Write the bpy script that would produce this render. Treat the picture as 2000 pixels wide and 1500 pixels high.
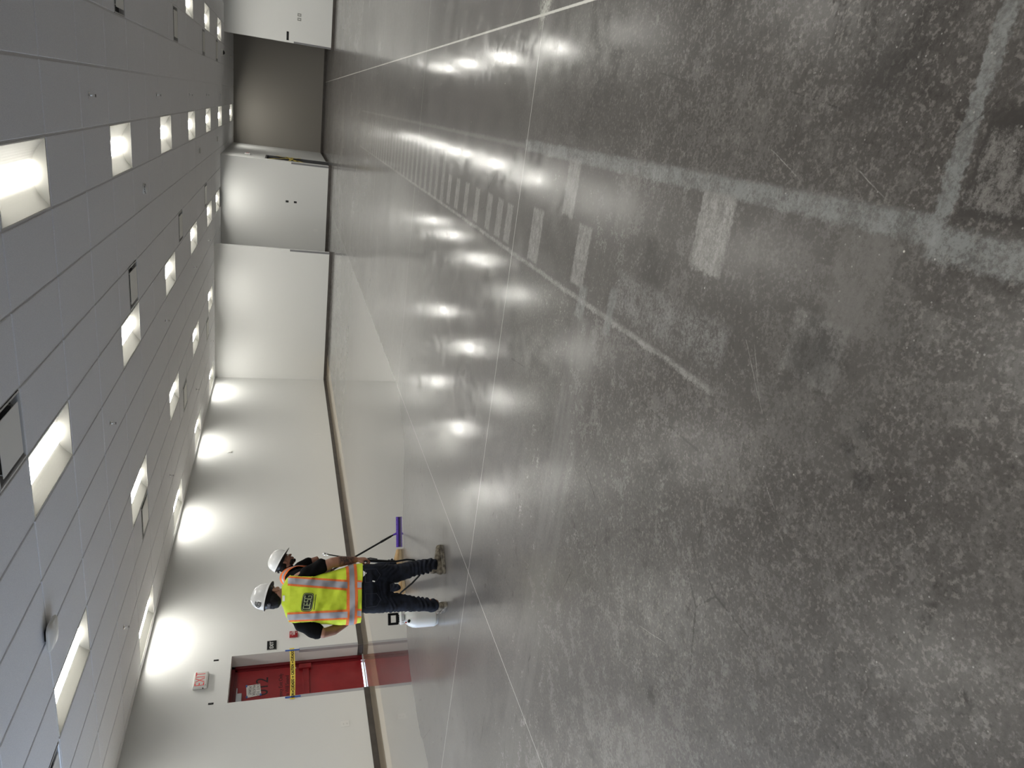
import bpy, bmesh, math, random
from mathutils import Vector, Matrix, noise
random.seed(7)
PI = math.pi
C = bpy.context.scene.collection
for o in list(bpy.data.objects): bpy.data.objects.remove(o)

# ------------------------------------------------------------------ camera, world, exposure
H = 1.476          # lens height
HC = 3.416         # ceiling height
cam_d = bpy.data.cameras.new('camera'); cam = bpy.data.objects.new('camera', cam_d); C.objects.link(cam)
cam_d.sensor_width = 36; cam_d.sensor_fit = 'HORIZONTAL'; cam_d.lens = 36*1363.578/2000; cam_d.clip_end = 200
RR = ((0.9299581478864554, 0.135741504911582, -0.3416900452514423),
      (0.36698502521698373, -0.28619188008822494, 0.8851080154636817),
      (0.02235697757040303, -0.9485085406130542, -0.31596157034995637))
rgt = Vector([r[0] for r in RR]); dwn = Vector([r[1] for r in RR]); fwd = Vector([r[2] for r in RR])
M = Matrix((dwn, rgt, -fwd)).transposed().to_4x4(); M.translation = (0, 0, H)   # the phone was held on its side
cam.matrix_world = M
bpy.context.scene.camera = cam
sc = bpy.context.scene
sc.view_settings.view_transform = 'Standard'; sc.view_settings.look = 'None'
sc.view_settings.exposure = 2.08; sc.view_settings.gamma = 1; sc.view_settings.use_curve_mapping = False
LAMP = 10.5        # radiance of the ceiling light lenses
LAMPCOL = (1.0, 0.978, 0.905)
w = bpy.data.worlds.new('sky'); sc.world = w; w.use_nodes = True
w.node_tree.nodes['Background'].inputs[0].default_value = (0.62, 0.76, 1.0, 1)
w.node_tree.nodes['Background'].inputs[1].default_value = 1.6
# daylight through the storefront window in the near part of the left wall
al = bpy.data.lights.new('window_daylight', 'AREA'); al.shape = 'RECTANGLE'; al.size = 4.0; al.size_y = 2.4
al.energy = 26; al.color = (0.60, 0.74, 1.0)
alo = bpy.data.objects.new('window_daylight', al); C.objects.link(alo)
alo.location = (-8.95, 3.0, 1.45); alo.rotation_euler = (0, math.radians(-90), 0)
alo['kind'] = 'structure'

# ------------------------------------------------------------------ room grid (2 ft by 4 ft ceiling cells)
GX, GY, OX, OY = .6096, 1.2192, .0064, 8.405
cx = lambda i: OX + GX*i
cy = lambda j: OY + GY*j
XL, XR, Y0, Y3, Y2, Y1, YD = -8.671, 8.6, -6.5, 22.45, 24.9, 26.6, 31.2
X3, X2, X1 = -4.42, -2.04, 1.61

# ------------------------------------------------------------------ node helper
class S:
    """a socket with arithmetic"""
    def __init__(s, nt, sock): s.nt = nt; s.s = sock
    def _m(s, op, *a, clamp=False):
        n = s.nt.nodes.new('ShaderNodeMath'); n.operation = op; n.use_clamp = clamp
        for k, v in enumerate((s,)+a):
            if isinstance(v, S): s.nt.links.new(v.s, n.inputs[k])
            else: n.inputs[k].default_value = v
        return S(s.nt, n.outputs[0])
    def __add__(s, o): return s._m('ADD', o)
    def __sub__(s, o): return s._m('SUBTRACT', o)
    def __mul__(s, o): return s._m('MULTIPLY', o)
    __radd__ = __add__; __rmul__ = __mul__
    def __rsub__(s, o): return (s*-1)+o
    def mx(s, o): return s._m('MAXIMUM', o)
    def mn(s, o): return s._m('MINIMUM', o)
    def ab(s): return s._m('ABSOLUTE')
    def cl(s): return s._m('ADD', 0.0, clamp=True)
    def step(s, lo, hi):      # 0 below lo, 1 above hi, smooth
        n = s.nt.nodes.new('ShaderNodeMapRange'); n.interpolation_type = 'SMOOTHSTEP'
        s.nt.links.new(s.s, n.inputs[0])
        if lo < hi: v = (lo, hi, 0, 1)
        else: v = (hi, lo, 1, 0)
        for k in range(4): n.inputs[k+1].default_value = v[k]
        return S(s.nt, n.outputs[0])
def mat(name, col=(.5,.5,.5), rough=.6, metal=0, spec=.5, emit=None, estr=0, coat=0, coatr=.1):
    m = bpy.data.materials.new(name); m.use_nodes = True
    b = m.node_tree.nodes['Principled BSDF']
    b.inputs['Base Color'].default_value = (*col, 1); b.inputs['Roughness'].default_value = rough
    b.inputs['Metallic'].default_value = metal; b.inputs['Specular IOR Level'].default_value = spec
    b.inputs['Coat Weight'].default_value = coat; b.inputs['Coat Roughness'].default_value = coatr
    if emit: b.inputs['Emission Color'].default_value = (*emit, 1); b.inputs['Emission Strength'].default_value = estr
    return m
def kit(m):
    nt = m.node_tree; b = nt.nodes['Principled BSDF']
    tc = nt.nodes.new('ShaderNodeTexCoord'); co = tc.outputs['Object']
    sp = nt.nodes.new('ShaderNodeSeparateXYZ'); nt.links.new(co, sp.inputs[0])
    X, Y, Z = (S(nt, sp.outputs[k]) for k in range(3))
    def nz(scale, detail=3, rough=.55, stretch=None, off=0, dist=0):
        n = nt.nodes.new('ShaderNodeTexNoise'); n.inputs['Scale'].default_value = scale
        n.inputs['Detail'].default_value = detail; n.inputs['Roughness'].default_value = rough; n.inputs['Distortion'].default_value = dist
        v = nt.nodes.new('ShaderNodeMapping'); nt.links.new(co, v.inputs[0])
        v.inputs['Location'].default_value = (off, off*.7, off*.3)
        if stretch: v.inputs['Scale'].default_value = stretch
        nt.links.new(v.outputs[0], n.inputs['Vector'])
        return S(nt, n.outputs['Fac'])
    def vor(scale, off=0, feat='F1', rnd=1):
        n = nt.nodes.new('ShaderNodeTexVoronoi'); n.inputs['Scale'].default_value = scale; n.feature = feat
        n.inputs['Randomness'].default_value = rnd
        v = nt.nodes.new('ShaderNodeMapping'); nt.links.new(co, v.inputs[0]); v.inputs['Location'].default_value = (off, off*.5, 0)
        nt.links.new(v.outputs[0], n.inputs['Vector'])
        return n
    def mix(f, a, c):
        n = nt.nodes.new('ShaderNodeMix'); n.data_type = 'RGBA'
        if isinstance(f, S): nt.links.new(f.s, n.inputs[0])
        else: n.inputs[0].default_value = f
        for v, k in ((a, 6), (c, 7)):
            if isinstance(v, tuple): n.inputs[k].default_value = (*v, 1)
            else: nt.links.new(v, n.inputs[k])
        return n.outputs[2]
    def bump(h, strength, dist=.01):
        n = nt.nodes.new('ShaderNodeBump'); n.inputs['Strength'].default_value = strength; n.inputs['Distance'].default_value = dist
        nt.links.new(h.s, n.inputs['Height']); nt.links.new(n.outputs[0], b.inputs['Normal'])
    return nt, b, X, Y, Z, nz, vor, mix, bump
def noisy(name, a, c, scale, rough=.6, bs=0, bd=.002, **k):
    m = mat(name, a, rough, **k); nt, b, X, Y, Z, nz, vor, mix, bump = kit(m)
    n = nz(scale, 4)
    nt.links.new(mix(n.step(.3, .7), a, c), b.inputs['Base Color'])
    if bs: bump(n, bs, bd)
    return m

# ------------------------------------------------------------------ mesh helpers
def add_box(bm, a, b, bev=0):
    vs = [bm.verts.new((x, y, z)) for x in (a[0], b[0]) for y in (a[1], b[1]) for z in (a[2], b[2])]
    F = [(0,1,3,2), (4,6,7,5), (0,4,5,1), (2,3,7,6), (0,2,6,4), (1,5,7,3)]
    fs = [bm.faces.new([vs[i] for i in f]) for f in F]
    if bev:
        es = list({e for f in fs for e in f.edges})
        bmesh.ops.bevel(bm, geom=es, offset=bev, segments=2, profile=.5, affect='EDGES')
def frames(pts):
    T = []
    for i in range(len(pts)):
        d = pts[min(i+1, len(pts)-1)] - pts[max(i-1, 0)]
        T.append(d.normalized() if d.length > 1e-9 else Vector((0,0,1)))
    return T
def add_tube(bm, pts, rad, seg=14, ref=None, cap=True, power=2.0):
    """tube along pts; rad = list of r or (ra, rb): ra along ref, rb across; rounded ends"""
    pts = [Vector(p) for p in pts]; rad = [r if isinstance(r, tuple) else (r, r) for r in rad]
    if cap:
        def ends(p, q, r):
            d = (p-q).normalized(); m = min(r)
            return [(p+d*m*s, (r[0]*c, r[1]*c)) for s, c in ((.45, .89), (.8, .6), (.97, .22))]
        a = ends(pts[0], pts[1], rad[0])[::-1]; b = ends(pts[-1], pts[-2], rad[-1])
        pts = [x[0] for x in a]+pts+[x[0] for x in b]; rad = [x[1] for x in a]+rad+[x[1] for x in b]
    T = frames(pts); rv = Vector(ref) if ref else (Vector((1,0,0)) if abs(T[0].x) < .8 else Vector((0,1,0)))
    rings = []
    for p, r, t in zip(pts, rad, T):
        u = (rv - t*rv.dot(t)).normalized(); v = t.cross(u)
        if not ref: rv = u
        ring = []
        for k in range(seg):
            a = 2*PI*k/seg; c, s = math.cos(a), math.sin(a)
            c = math.copysign(abs(c)**(2/power), c); s = math.copysign(abs(s)**(2/power), s)
            ring.append(bm.verts.new(p+u*r[0]*c+v*r[1]*s))
        rings.append(ring)
    for a, b in zip(rings, rings[1:]):
        for k in range(seg): bm.faces.new((a[k], a[(k+1) % seg], b[(k+1) % seg], b[k]))
    if cap or True:
        bm.faces.new(rings[0][::-1]); bm.faces.new(rings[-1])
def add_ell(bm, c, r, M=None, seg=20):
    mt = Matrix.Translation(c) @ (M.to_4x4() if M else Matrix()) @ Matrix.Diagonal((*r, 1))
    bmesh.ops.create_uvsphere(bm, u_segments=seg, v_segments=seg//2+2, radius=1, matrix=mt)
def add_lathe(bm, prof, c=(0,0,0), seg=28, M=None):
    M = M or Matrix()
    rings = [[bm.verts.new(M @ Vector((c[0]+r*math.cos(2*PI*k/seg), c[1]+r*math.sin(2*PI*k/seg), c[2]+z))) for k in range(seg)] for r, z in prof]
    for a, b in zip(rings, rings[1:]):
        for k in range(seg): bm.faces.new((a[k], a[(k+1) % seg], b[(k+1) % seg], b[k]))
    bm.faces.new(rings[0][::-1]); bm.faces.new(rings[-1])
def obj(name, bm, m, parent=None, smooth=False, auto=None):
    bmesh.ops.recalc_face_normals(bm, faces=bm.faces[:])
    me = bpy.data.meshes.new(name); bm.to_mesh(me); bm.free()
    me.materials.append(m)
    if smooth: me.polygons.foreach_set('use_smooth', [True]*len(me.polygons))
    if auto: me.polygons.foreach_set('use_smooth', [True]*len(me.polygons)); me.set_sharp_from_angle(angle=math.radians(auto))
    o = bpy.data.objects.new(name, me); C.objects.link(o)
    if parent: o.parent = parent
    return o
def tag(o, label, cat, group=None):
    o['label'] = label; o['category'] = cat
    if group: o['group'] = group
    return o
def thing(name, label, cat, loc=(0,0,0), rotz=0, group=None):
    o = bpy.data.objects.new(name, None); C.objects.link(o); o.empty_display_size = .1
    o.location = loc; o.rotation_euler = (0, 0, rotz); return tag(o, label, cat, group)
def struct(o): o['kind'] = 'structure'; return o
def dup(root, loc, label, rotz=None):
    r = root.copy(); C.objects.link(r); r.location = loc; r['label'] = label
    if rotz is not None: r.rotation_euler = (0, 0, rotz)
    for ch in list(root.children):
        c = ch.copy(); C.objects.link(c); c.parent = r
        for g in ch.children:
            d = g.copy(); C.objects.link(d); d.parent = c
    return r
def remesh(name, bm, m, parent, vox=.006, smooth=6, disp=None, fac=.5):
    """fuse overlapping pieces into one continuous surface"""
    bmesh.ops.recalc_face_normals(bm, faces=bm.faces[:])
    me = bpy.data.meshes.new('tmp'); bm.to_mesh(me); bm.free()
    o = bpy.data.objects.new('tmp', me); C.objects.link(o)
    r = o.modifiers.new('r', 'REMESH'); r.mode = 'VOXEL'; r.voxel_size = vox
    s = o.modifiers.new('s', 'SMOOTH'); s.iterations = smooth; s.factor = fac
    dg = bpy.context.evaluated_depsgraph_get(); dg.update()
    me2 = bpy.data.meshes.new_from_object(o.evaluated_get(dg), depsgraph=dg)
    bpy.data.objects.remove(o)
    if disp:
        vs = [v.co.copy() for v in me2.vertices]; ns = [v.normal.copy() for v in me2.vertices]
        for v, p, n in zip(me2.vertices, vs, ns): v.co = p + n*disp(p)
    me2.materials.clear(); me2.materials.append(m); me2.name = name
    me2.polygons.foreach_set('use_smooth', [True]*len(me2.polygons))
    o = bpy.data.objects.new(name, me2); C.objects.link(o); o.parent = parent
    return o
def text(name, s, size, m, M, parent=None, depth=.0008, align='CENTER', sx=1.0, bold=0):
    cu = bpy.data.curves.new('t', 'FONT'); cu.body = s; cu.size = size; cu.extrude = depth; cu.align_x = align; cu.align_y = 'CENTER'; cu.offset = bold
    cu.space_line = .9
    o = bpy.data.objects.new('t', cu); C.objects.link(o)
    dg = bpy.context.evaluated_depsgraph_get(); dg.update()
    me = bpy.data.meshes.new_from_object(o.evaluated_get(dg)); bpy.data.objects.remove(o)
    me.transform(M @ Matrix.Diagonal((sx, 1, 1, 1))); me.materials.clear(); me.materials.append(m)
    o = bpy.data.objects.new(name, me); C.objects.link(o)
    if parent: o.parent = parent
    return o
WL = lambda y, z, x=XL, a=0: Matrix.Translation((x, y, z)) @ Matrix(((0,0,1),(1,0,0),(0,1,0))).to_4x4() @ Matrix.Rotation(a, 4, 'Z')   # text on the left wall

# ------------------------------------------------------------------ materials of the room
def wall_mat(name, c):
    m = mat(name, c, .62, spec=.3); nt, b, X, Y, Z, nz, vor, mix, bump = kit(m)
    bump(nz(160, 2), .10, .002); return m
WALL = wall_mat('white_wall_paint', (.71, .715, .70))
TAUPE = wall_mat('taupe_wall_paint', (.31, .29, .262))
BASE = noisy('rubber_baseboard', (.050, .042, .037), (.072, .062, .054), 6, .45)
GUARD = mat('corner_guard_vinyl', (.40, .40, .42), .4)
GUARDD = mat('corner_guard_grey', (.20, .20, .21), .4)
TILE = mat('ceiling_tile', (.60, .60, .61), .9, spec=.1)
nt, b, X, Y, Z, nz, vor, mix, bump = kit(TILE)
nt.links.new(mix(nz(140, 3).step(.35, .7), (.76, .76, .78), (.86, .86, .87)), b.inputs['Base Color']); bump(nz(260, 3), .25, .002)
WHITE = mat('white_plastic', (.75, .75, .73), .4)
WMETAL = mat('white_enamel', (.80, .79, .75), .45)
DGREY = mat('dark_gap', (.03, .03, .03), .7)
BLACK = mat('black_plastic', (.0035, .0035, .004), .4, spec=.25)
CHROME = mat('chrome', (.75, .75, .76), .18, 1)
RED = noisy('red_door_paint', (.23, .010, .014), (.27, .014, .018), 5, .33, .03, .002)
REDD = mat('dark_red_frame_paint', (.15, .008, .012), .35)
LENS = mat('light_lens', (1, 1, 1), .5, emit=LAMPCOL, estr=LAMP)

# ---- floor: ground and sealed concrete, saw joints, ghost marks of a removed covering, wet sealer along the left wall
FLOOR = mat('sealed_concrete', (.15, .14, .135), .3)
nt, b, X, Y, Z, nz, vor, mix, bump = kit(FLOOR)
big = nz(.45, 4, .6, off=3); med = nz(2.2, 5, .6, off=11); fine = nz(13, 6, .65, off=5); grit = nz(75, 4, .7, off=8)
blot = nz(62, 3, .6, off=21)
tone = (big-.5)*.9 + (med-.5)*.9 + (fine-.5)*1.0 + (grit-.5)*1.1 + .5
left = (X+(med-.5)*2.2).step(-.8, -2.6).mx((Y+(med-.5)*3).step(6.5, 11)*.7)      # slab colour is paler to the left and farther off
col = mix(tone.cl(), mix(left, (.026, .0225, .020), (.070, .066, .063)), mix(left, (.090, .082, .075), (.160, .153, .147)))
near = Y.step(6.5, 1.5)                          # distance mask: aggregate mottling fades out away from the camera
col = mix(blot.step(.52, .66)*.5*near.mx(.15), col, (.185, .172, .158)); col = mix(nz(85, 3, .6, off=27).step(.58, .70)*.5*near.mx(.25), col, (.018, .015, .013))
col = mix(nz(9, 4, .6, off=40).step(.62, .72)*.6, col, (.045, .040, .037))
jx = X + (fine-.5)*.035 + (grit-.5)*.045; jy = Y + (nz(13, 5, off=77)-.5)*.035 + (nz(60, 4, off=70)-.5)*.045
def box(x0, x1, y0, y1, s=.012):
    a = jx.step(x0-s, x0+s).mn(jx.step(x1+s, x1-s)); c = jy.step(y0-s, y0+s).mn(jy.step(y1+s, y1-s))
    return a.mn(c)
rag = (nz(70, 8, .8, off=55)*.6+nz(11, 4, .7, off=56)*.4).step(.43, .57)
rag2 = (nz(95, 8, .85, off=65)*.6+nz(16, 5, .7, off=66, stretch=(1, 2, 1))*.4).step(.41, .59)
PALE = (.245, .238, .226); COOL = (.195, .20, .195); MID = (.115, .108, .100)
def lay(f, c): 
    global col
    col = mix(f, col, c)
track = box(-.80, -.10, 1.32, 15.6, .01)
lay(track*.35, (.085, .079, .073))
lay(box(-.125, -.06, 1.30, 4.55)*(.25+.6*rag), COOL)           # border line of the track
lay(box(-.115, -.085, 4.55, 15.6)*.35, PALE)
lay(box(-.80, -.775, 2.0, 15.6, .008)*(.25+.6*rag), PALE)
for (x0, x1, y0, y1, c, f) in [(-.40, -.12, 2.13, 2.34, PALE, 1), (-.40, -.12, 2.87, 3.04, MID, .9), (-.41, -.11, 3.56, 3.73, PALE, .75),
        (-.76, -.44, 4.01, 4.20, PALE, .9), (-.73, -.42, 3.28, 3.45, PALE, .9), (-.88, -.71, 3.21, 3.31, COOL, .7), (-.86, -.64, 2.88, 2.95, COOL, .8),
        (-.34, -.15, 4.50, 4.78, MID, .8), (-.40, -.13, 1.40, 1.61, MID, .9), (-.58, -.39, 1.48, 1.70, PALE, .5), (.40, -.05, 0, 0, PALE, 0)]:
    if f: lay(box(x0, x1, y0, y1)*(f*.28+rag2*f*.72), c)
for k, y0 in enumerate((4.62, 4.86, 5.15, 5.53, 5.9, 6.25, 6.6)): lay(box(-.75, -.49, y0, y0+.14)*(.3+.5*rag2), PALE)
lad = Y._m('MODULO', .31).step(.08, .11).mn(Y._m('MODULO', .31).step(.26, .22))      # closely laid strips farther off
lay(lad*box(-.79, -.30, 6.9, 15.5)*(.2+.45*rag2), PALE)
lay(box(-.72, -.55, 2.0, 2.9, .03)*rag*.6, (.22, .215, .21))
lay(box(-.06, .6, 1.298, 1.345, .006)*(.35+.5*rag), COOL)                            # cross strip and corner by the camera
lay(box(-.16, -.08, .4, 1.33, .012)*(.25+.6*rag), COOL)
lay(box(-.05, .18, 1.10, 1.28, .006)*(.9), (.035, .031, .028))
lay(box(-.03, .14, 1.08, 1.265, .006)*rag2*.9, (.17, .16, .15))
stripx = box(-9, -.86, 3.0, 3.33, .02)                                               # long pale band running to the left wall
lay(stripx*(.10+.42*nz(5, 5, .7, off=90, stretch=(.5, 3, 1)).step(.35, .62)), (.155, .15, .142))
stain = nz(1.1, 3, off=33)
for (x, y, r, c, f) in [(-.50, 1.58, .10, (.022,.019,.017), .7), (-.62, 1.33, .03, (.022,.019,.017), .7), (-.69, 1.36, .025, (.022,.019,.017), .7),
        (-.75, 1.28, .03, (.022,.019,.017), .8), (1.1, 3.2, .10, (.026,.023,.02), .5), (-.48, 2.62, .09, (.026,.023,.02), .5), (.26, 1.62, .10, (.022,.019,.017), .6),
        (-1.2, 2.2, .04, (.026,.023,.02), .6), (-2.1, 1.9, .03, (.026,.023,.02), .6)]:
    dx = jx-x; dy = jy-y; d = (dx*dx+dy*dy)._m('SQRT')
    lay((d+(fine-.5)*r*1.6+(grit-.5)*r*.8).step(r*1.5, r*.3)*f, c)
def dots(scale, r, off, c, f, zone=None):
    global col
    n = vor(scale, off); d = S(nt, n.outputs['Distance'])
    sel = nt.nodes.new('ShaderNodeSeparateColor'); nt.links.new(n.outputs['Color'], sel.inputs[0])
    mk = d.step(r*1.3, r*.7)*S(nt, sel.outputs[0]).step(.80, .82)*f
    if zone is not None: mk = mk*zone
    lay(mk, c)
dots(7, .028, 2, (.62, .60, .54), .8); dots(14, .035, 9, (.45, .43, .41), .6); dots(3.5, .06, 31, (.055, .05, .047), .6); dots(40, .10, 14, (.36, .35, .33), .5, near)
smf = Y.step(5, 8)
lay(nz(7, 6, .8, off=130, stretch=(1.6, .8, 1)).step(.60, .68)*smf*.55, (.26, .25, .235))
lay(nz(9, 6, .8, off=140, stretch=(1.6, .8, 1)).step(.62, .70)*smf*.6, (.03, .027, .024))
ck = S(nt, vor(1.1, 17, 'DISTANCE_TO_EDGE').outputs['Distance'])
lay((ck+(fine-.5)*.02+(grit-.5)*.012).step(.0035, .0012)*nz(2.1, 2, off=18).step(.56, .62)*.6, (.018, .015, .013))
def scratch(x0, y0, x1, y1, w_, c, f):
    L_ = math.hypot(x1-x0, y1-y0); ux, uy = (x1-x0)/L_, (y1-y0)/L_
    a = (X-x0)*ux + (Y-y0)*uy; p = (X-x0)*(-uy) + (Y-y0)*ux
    lay((p+(fine-.5)*.012).ab().step(w_, w_*.4).mn(a.step(0, .01)).mn(a.step(L_, L_-.01))*rag.mx(.4)*f, c)
for q in ((.05, 2.02, -.02, 1.86), (.02, 1.62, -.04, 1.50), (-.95, 1.62, -1.0, 1.55), (-1.9, 2.1, -1.82, 1.9), (-.55, 1.9, -.75, 1.72), (.9, 4.9, .4, 5.6), (-2.3, 4.9, -2.9, 4.7), (-1.4, 5.6, -1.9, 5.1), (-.72, 1.75, -.55, 1.85)): scratch(*q, .0022, (.34, .33, .31), .6)
for q in ((-1.35, 1.9, -1.45, 1.80), (-1.0, 3.6, -1.3, 3.45), (-1.6, 4.2, -1.75, 3.9), (.3, 2.9, .25, 2.6), (.5, 2.2, .35, 2.1)): scratch(*q, .004, (.02, .017, .015), .7)
# saw joints
jl = (nz(30, 2, off=12)-.5)*.004
def joint(v, p, w_, c, f): lay(((v-p+jl).ab()).step(w_, w_*.5)*f, c)
for y in (4.52, 8.55, 12.6, 16.6, 20.6, 24.6, .5): joint(Y, y, .0042, (.50, .49, .46), .9)
for x in (-3.375, -7.4, 4.7): joint(X, x, .0042, (.50, .49, .46), .85)
joint(X, .665, .010, (.60, .59, .54), .95)
dxx = X-.72; dyy = (Y-4.52)*1.0; lay(((dxx*dxx+dyy*dyy)._m('SQRT')+(fine-.5)*.25).step(.16, .06)*rag*.8, (.50, .50, .44))
# wet sealer: left of the joint far off, left of a wavy line nearer
ramp = nt.nodes.new('ShaderNodeFloatCurve')
cv = ramp.mapping.curves[0]
pts = [(0, -6.2), (4.2, -6.0), (4.95, -5.95), (5.4, -6.02), (6.29, -5.85), (6.87, -5.30), (7.41, -4.60), (7.76, -3.75), (8.55, -3.37), (32, -3.37)]
cv.points[0].location = (0, (pts[0][1]+9)/9); cv.points[1].location = (1, (pts[-1][1]+9)/9)
for y, x in pts[1:-1]: cv.points.new(y/32, (x+9)/9)
for p in cv.points: p.handle_type = 'VECTOR'
ramp.mapping.update()
nt.links.new((Y*(1/32)).s, ramp.inputs['Value']); edge = S(nt, ramp.outputs[0])*9-9
wet = (X+(nz(3, 3, off=99)-.5)*.16-edge).step(.015, -.015)
raw = (X+(nz(2.5, 3, off=98)-.5)*.14+7.82).step(.03, -.03)                    # unground edge of the slab along the wall
lay(raw*.9, (.44, .36, .25)); lay((X+8.30+(nz(2, 2, off=61)-.5)*.1).step(.02, -.02)*.5, (.20, .16, .12))  # second layer paints the baseboard's dark reflection into the strip by the wall
lay(wet*(1-raw)*.25, (.14, .136, .128))
wet = wet*(.40+.60*Y.step(17, 10.5))
nt.links.new(col, b.inputs['Base Color'])
rough = (.42+(med-.5)*.12)*(1-wet) + wet*.10
nt.links.new(rough.s, b.inputs['Roughness'])
near_dull = Y.step(5.2, 2.4)      # distance mask: coat made weaker and rougher near the camera to mute reflections
crough = ((.135 + (med-.5)*.20 + (fine-.5)*.26 + (grit-.5)*.20 + near_dull*.12)*(1-wet) + wet*(.03+(med-.5)*.02))._m('MAXIMUM', .015)
nt.links.new(crough.s, b.inputs['Coat Roughness'])
nt.links.new(((.74 - near_dull*.46 + (big-.5)*.7 + (med-.5)*.5 + (fine-.5)*1.1 + (grit-.5)*1.1)*(1-wet)+wet*1.0).cl().s, b.inputs['Coat Weight'])
b.inputs['IOR'].default_value = 1.45; b.inputs['Specular IOR Level'].default_value = .22; b.inputs['Coat IOR'].default_value = 1.5
hgt = (nz(26, 4, .6, off=4)*.5+grit*.25+nz(5, 2, off=41)*.6)*(1-wet*.95)
bump(hgt, .12, .003)
bn = nt.nodes.new('ShaderNodeBump'); bn.inputs['Strength'].default_value = .07; bn.inputs['Distance'].default_value = .003
nt.links.new(hgt.s, bn.inputs['Height']); nt.links.new(bn.outputs[0], b.inputs['Coat Normal'])

# ------------------------------------------------------------------ shell
T = .284
def boxes(name, lst, m):
    bm = bmesh.new()
    for a, c in lst: add_box(bm, a, c)
    return struct(obj(name, bm, m))
bm = bmesh.new(); n = 24
g = [[bm.verts.new((XL-.5+(XR+.5-XL+.5)*i/n, Y0-.5+(YD+1-Y0)*j/n, 0)) for j in range(n+1)] for i in range(n+1)]
for i in range(n):
    for j in range(n): bm.faces.new((g[i][j], g[i+1][j], g[i+1][j+1], g[i][j+1]))
struct(obj('floor', bm, FLOOR))
boxes('slab_outside', [((XL-9, Y0-8, -.35), (XR+8, YD+8, -.02))], mat('pavement', (.45, .45, .44), .8))
WY0, WY1, WZ0, WZ1 = 1.0, 5.0, .25, 2.65
DY0, DY1, DZ = 8.80, 9.79, 2.115
ZT = HC+.4
boxes('wall_left', [((XL-T, Y0, 0), (XL, WY0, ZT)), ((XL-T, WY0, 0), (XL, WY1, WZ0)), ((XL-T, WY0, WZ1), (XL, WY1, ZT)),
    ((XL-T, WY1, 0), (XL, DY0, ZT)), ((XL-T, DY0, DZ), (XL, DY1, ZT)), ((XL-T, DY1, 0), (XL, Y2+.2, ZT))], WALL)
boxes('wall_far_left', [((XL, Y3, 0), (X3, Y3+.14, ZT))], WALL)
boxes('wall_far_center', [((XL, Y2, 0), (X2, Y2+.2, ZT))], WALL)
NY0, NY1 = 25.35, 26.85
boxes('wall_alcove_left', [((X2-.2, Y2+.2, 0), (X2, NY0, ZT)), ((X2-.2, NY0, 2.1), (X2, NY1, ZT)), ((X2-.2, NY1, 0), (X2, YD, ZT))], WALL)
boxes('wall_alcove_back', [((X2-.2, YD, 0), (XR+.2, YD+.2, ZT))], TAUPE)
boxes('wall_far_right', [((X1, Y1, 0), (XR, Y1+.14, ZT))], WALL)
boxes('wall_right', [((XR, Y0, 0), (XR+.2, YD, ZT))], WALL)
boxes('wall_back', [((XL-T, Y0-.2, 0), (XR+.2, Y0, ZT))], WALL)
# window in the near part of the left wall
bm = bmesh.new()
for y in (WY0, (WY0+WY1)/2-.03, WY1-.06): add_box(bm, (XL-.16, y, WZ0), (XL-.08, y+.06, WZ1))
for z in (WZ0, WZ1-.06): add_box(bm, (XL-.16, WY0, z), (XL-.08, WY1, z+.06))
wf = struct(obj('window_1', bm, mat('window_frame_aluminium', (.5,.5,.5), .4, 1)))
# baseboards
def bb(name, lst): 
    bm = bmesh.new()
    for a, c in lst: add_box(bm, a, c, .003)
    return struct(obj(name, bm, BASE))
BZ = .088; bt = .012
bb('baseboard_left', [((XL, Y0, 0), (XL+bt, DY0, BZ)), ((XL, DY1, 0), (XL+bt, Y3-bt, BZ)), ((XL-T+.03, DY1-bt, 0), (XL, DY1, BZ)), ((XL-T+.03, DY0, 0), (XL, DY0+bt, BZ))])
bb('baseboard_far_left', [((XL, Y3-bt, 0), (X3+bt, Y3, BZ)), ((X3, Y3, 0), (X3+bt, Y3+.14, BZ))])
bb('baseboard_far_center', [((XL, Y2-bt, 0), (X2+bt, Y2, BZ))])
bb('baseboard_alcove_left', [((X2, Y2, 0), (X2+bt, NY0, BZ)), ((X2, NY1, 0), (X2+bt, YD-bt, BZ))])
bb('baseboard_alcove_back', [((X2, YD-bt, 0), (XR, YD, BZ))])
bb('baseboard_far_right', [((X1-bt, Y1-bt, 0), (XR, Y1, BZ)), ((X1-bt, Y1, 0), (X1, Y1+.14, BZ))])
# corner guards (L profiles)
def guard(x, y, sx, sy, z1, label, m, wd=.05):
    bm = bmesh.new(); t = .003
    add_box(bm, (x, y-sy*0, BZ), (x+sx*wd, y+sy*t, z1)); add_box(bm, (x-sx*t, y+sy*t, BZ), (x, y-sy*wd, z1))
    tag(obj('corner_guard', bm, m, auto=30), label, 'corner guard', 'corner guards')
def lguard(y, s, label):
    bm = bmesh.new()
    add_box(bm, (XL, y, BZ), (XL+.003, y+s*.05, 1.063)); add_box(bm, (XL-.05, y-s*.003, BZ), (XL+.003, y, 1.063))
    tag(obj('corner_guard', bm, GUARD), label, 'corner guard', 'corner guards')
lguard(DY1, 1, 'pale grey corner guard on the doorway edge of the red door nearer the alcove')
lguard(DY0, -1, 'pale grey corner guard on the doorway edge under the upside-down paper note')
def fguard(x, y, s, z1, label):
    bm = bmesh.new()
    add_box(bm, (x, y-.004, BZ), (x+s*.05, y, z1)); add_box(bm, (x-s*.003, y-.004, BZ), (x, y+.05, z1))
    tag(obj('corner_guard', bm, GUARDD), label, 'corner guard', 'corner guards')
fguard(X3+.0, Y3, -1, 1.26, 'dark grey corner guard on the outer corner of the far wall by the workers')
fguard(X2+.0, Y2, -1, 1.27, 'grey corner guard on the wall corner next to the taped alcove door')
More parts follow.
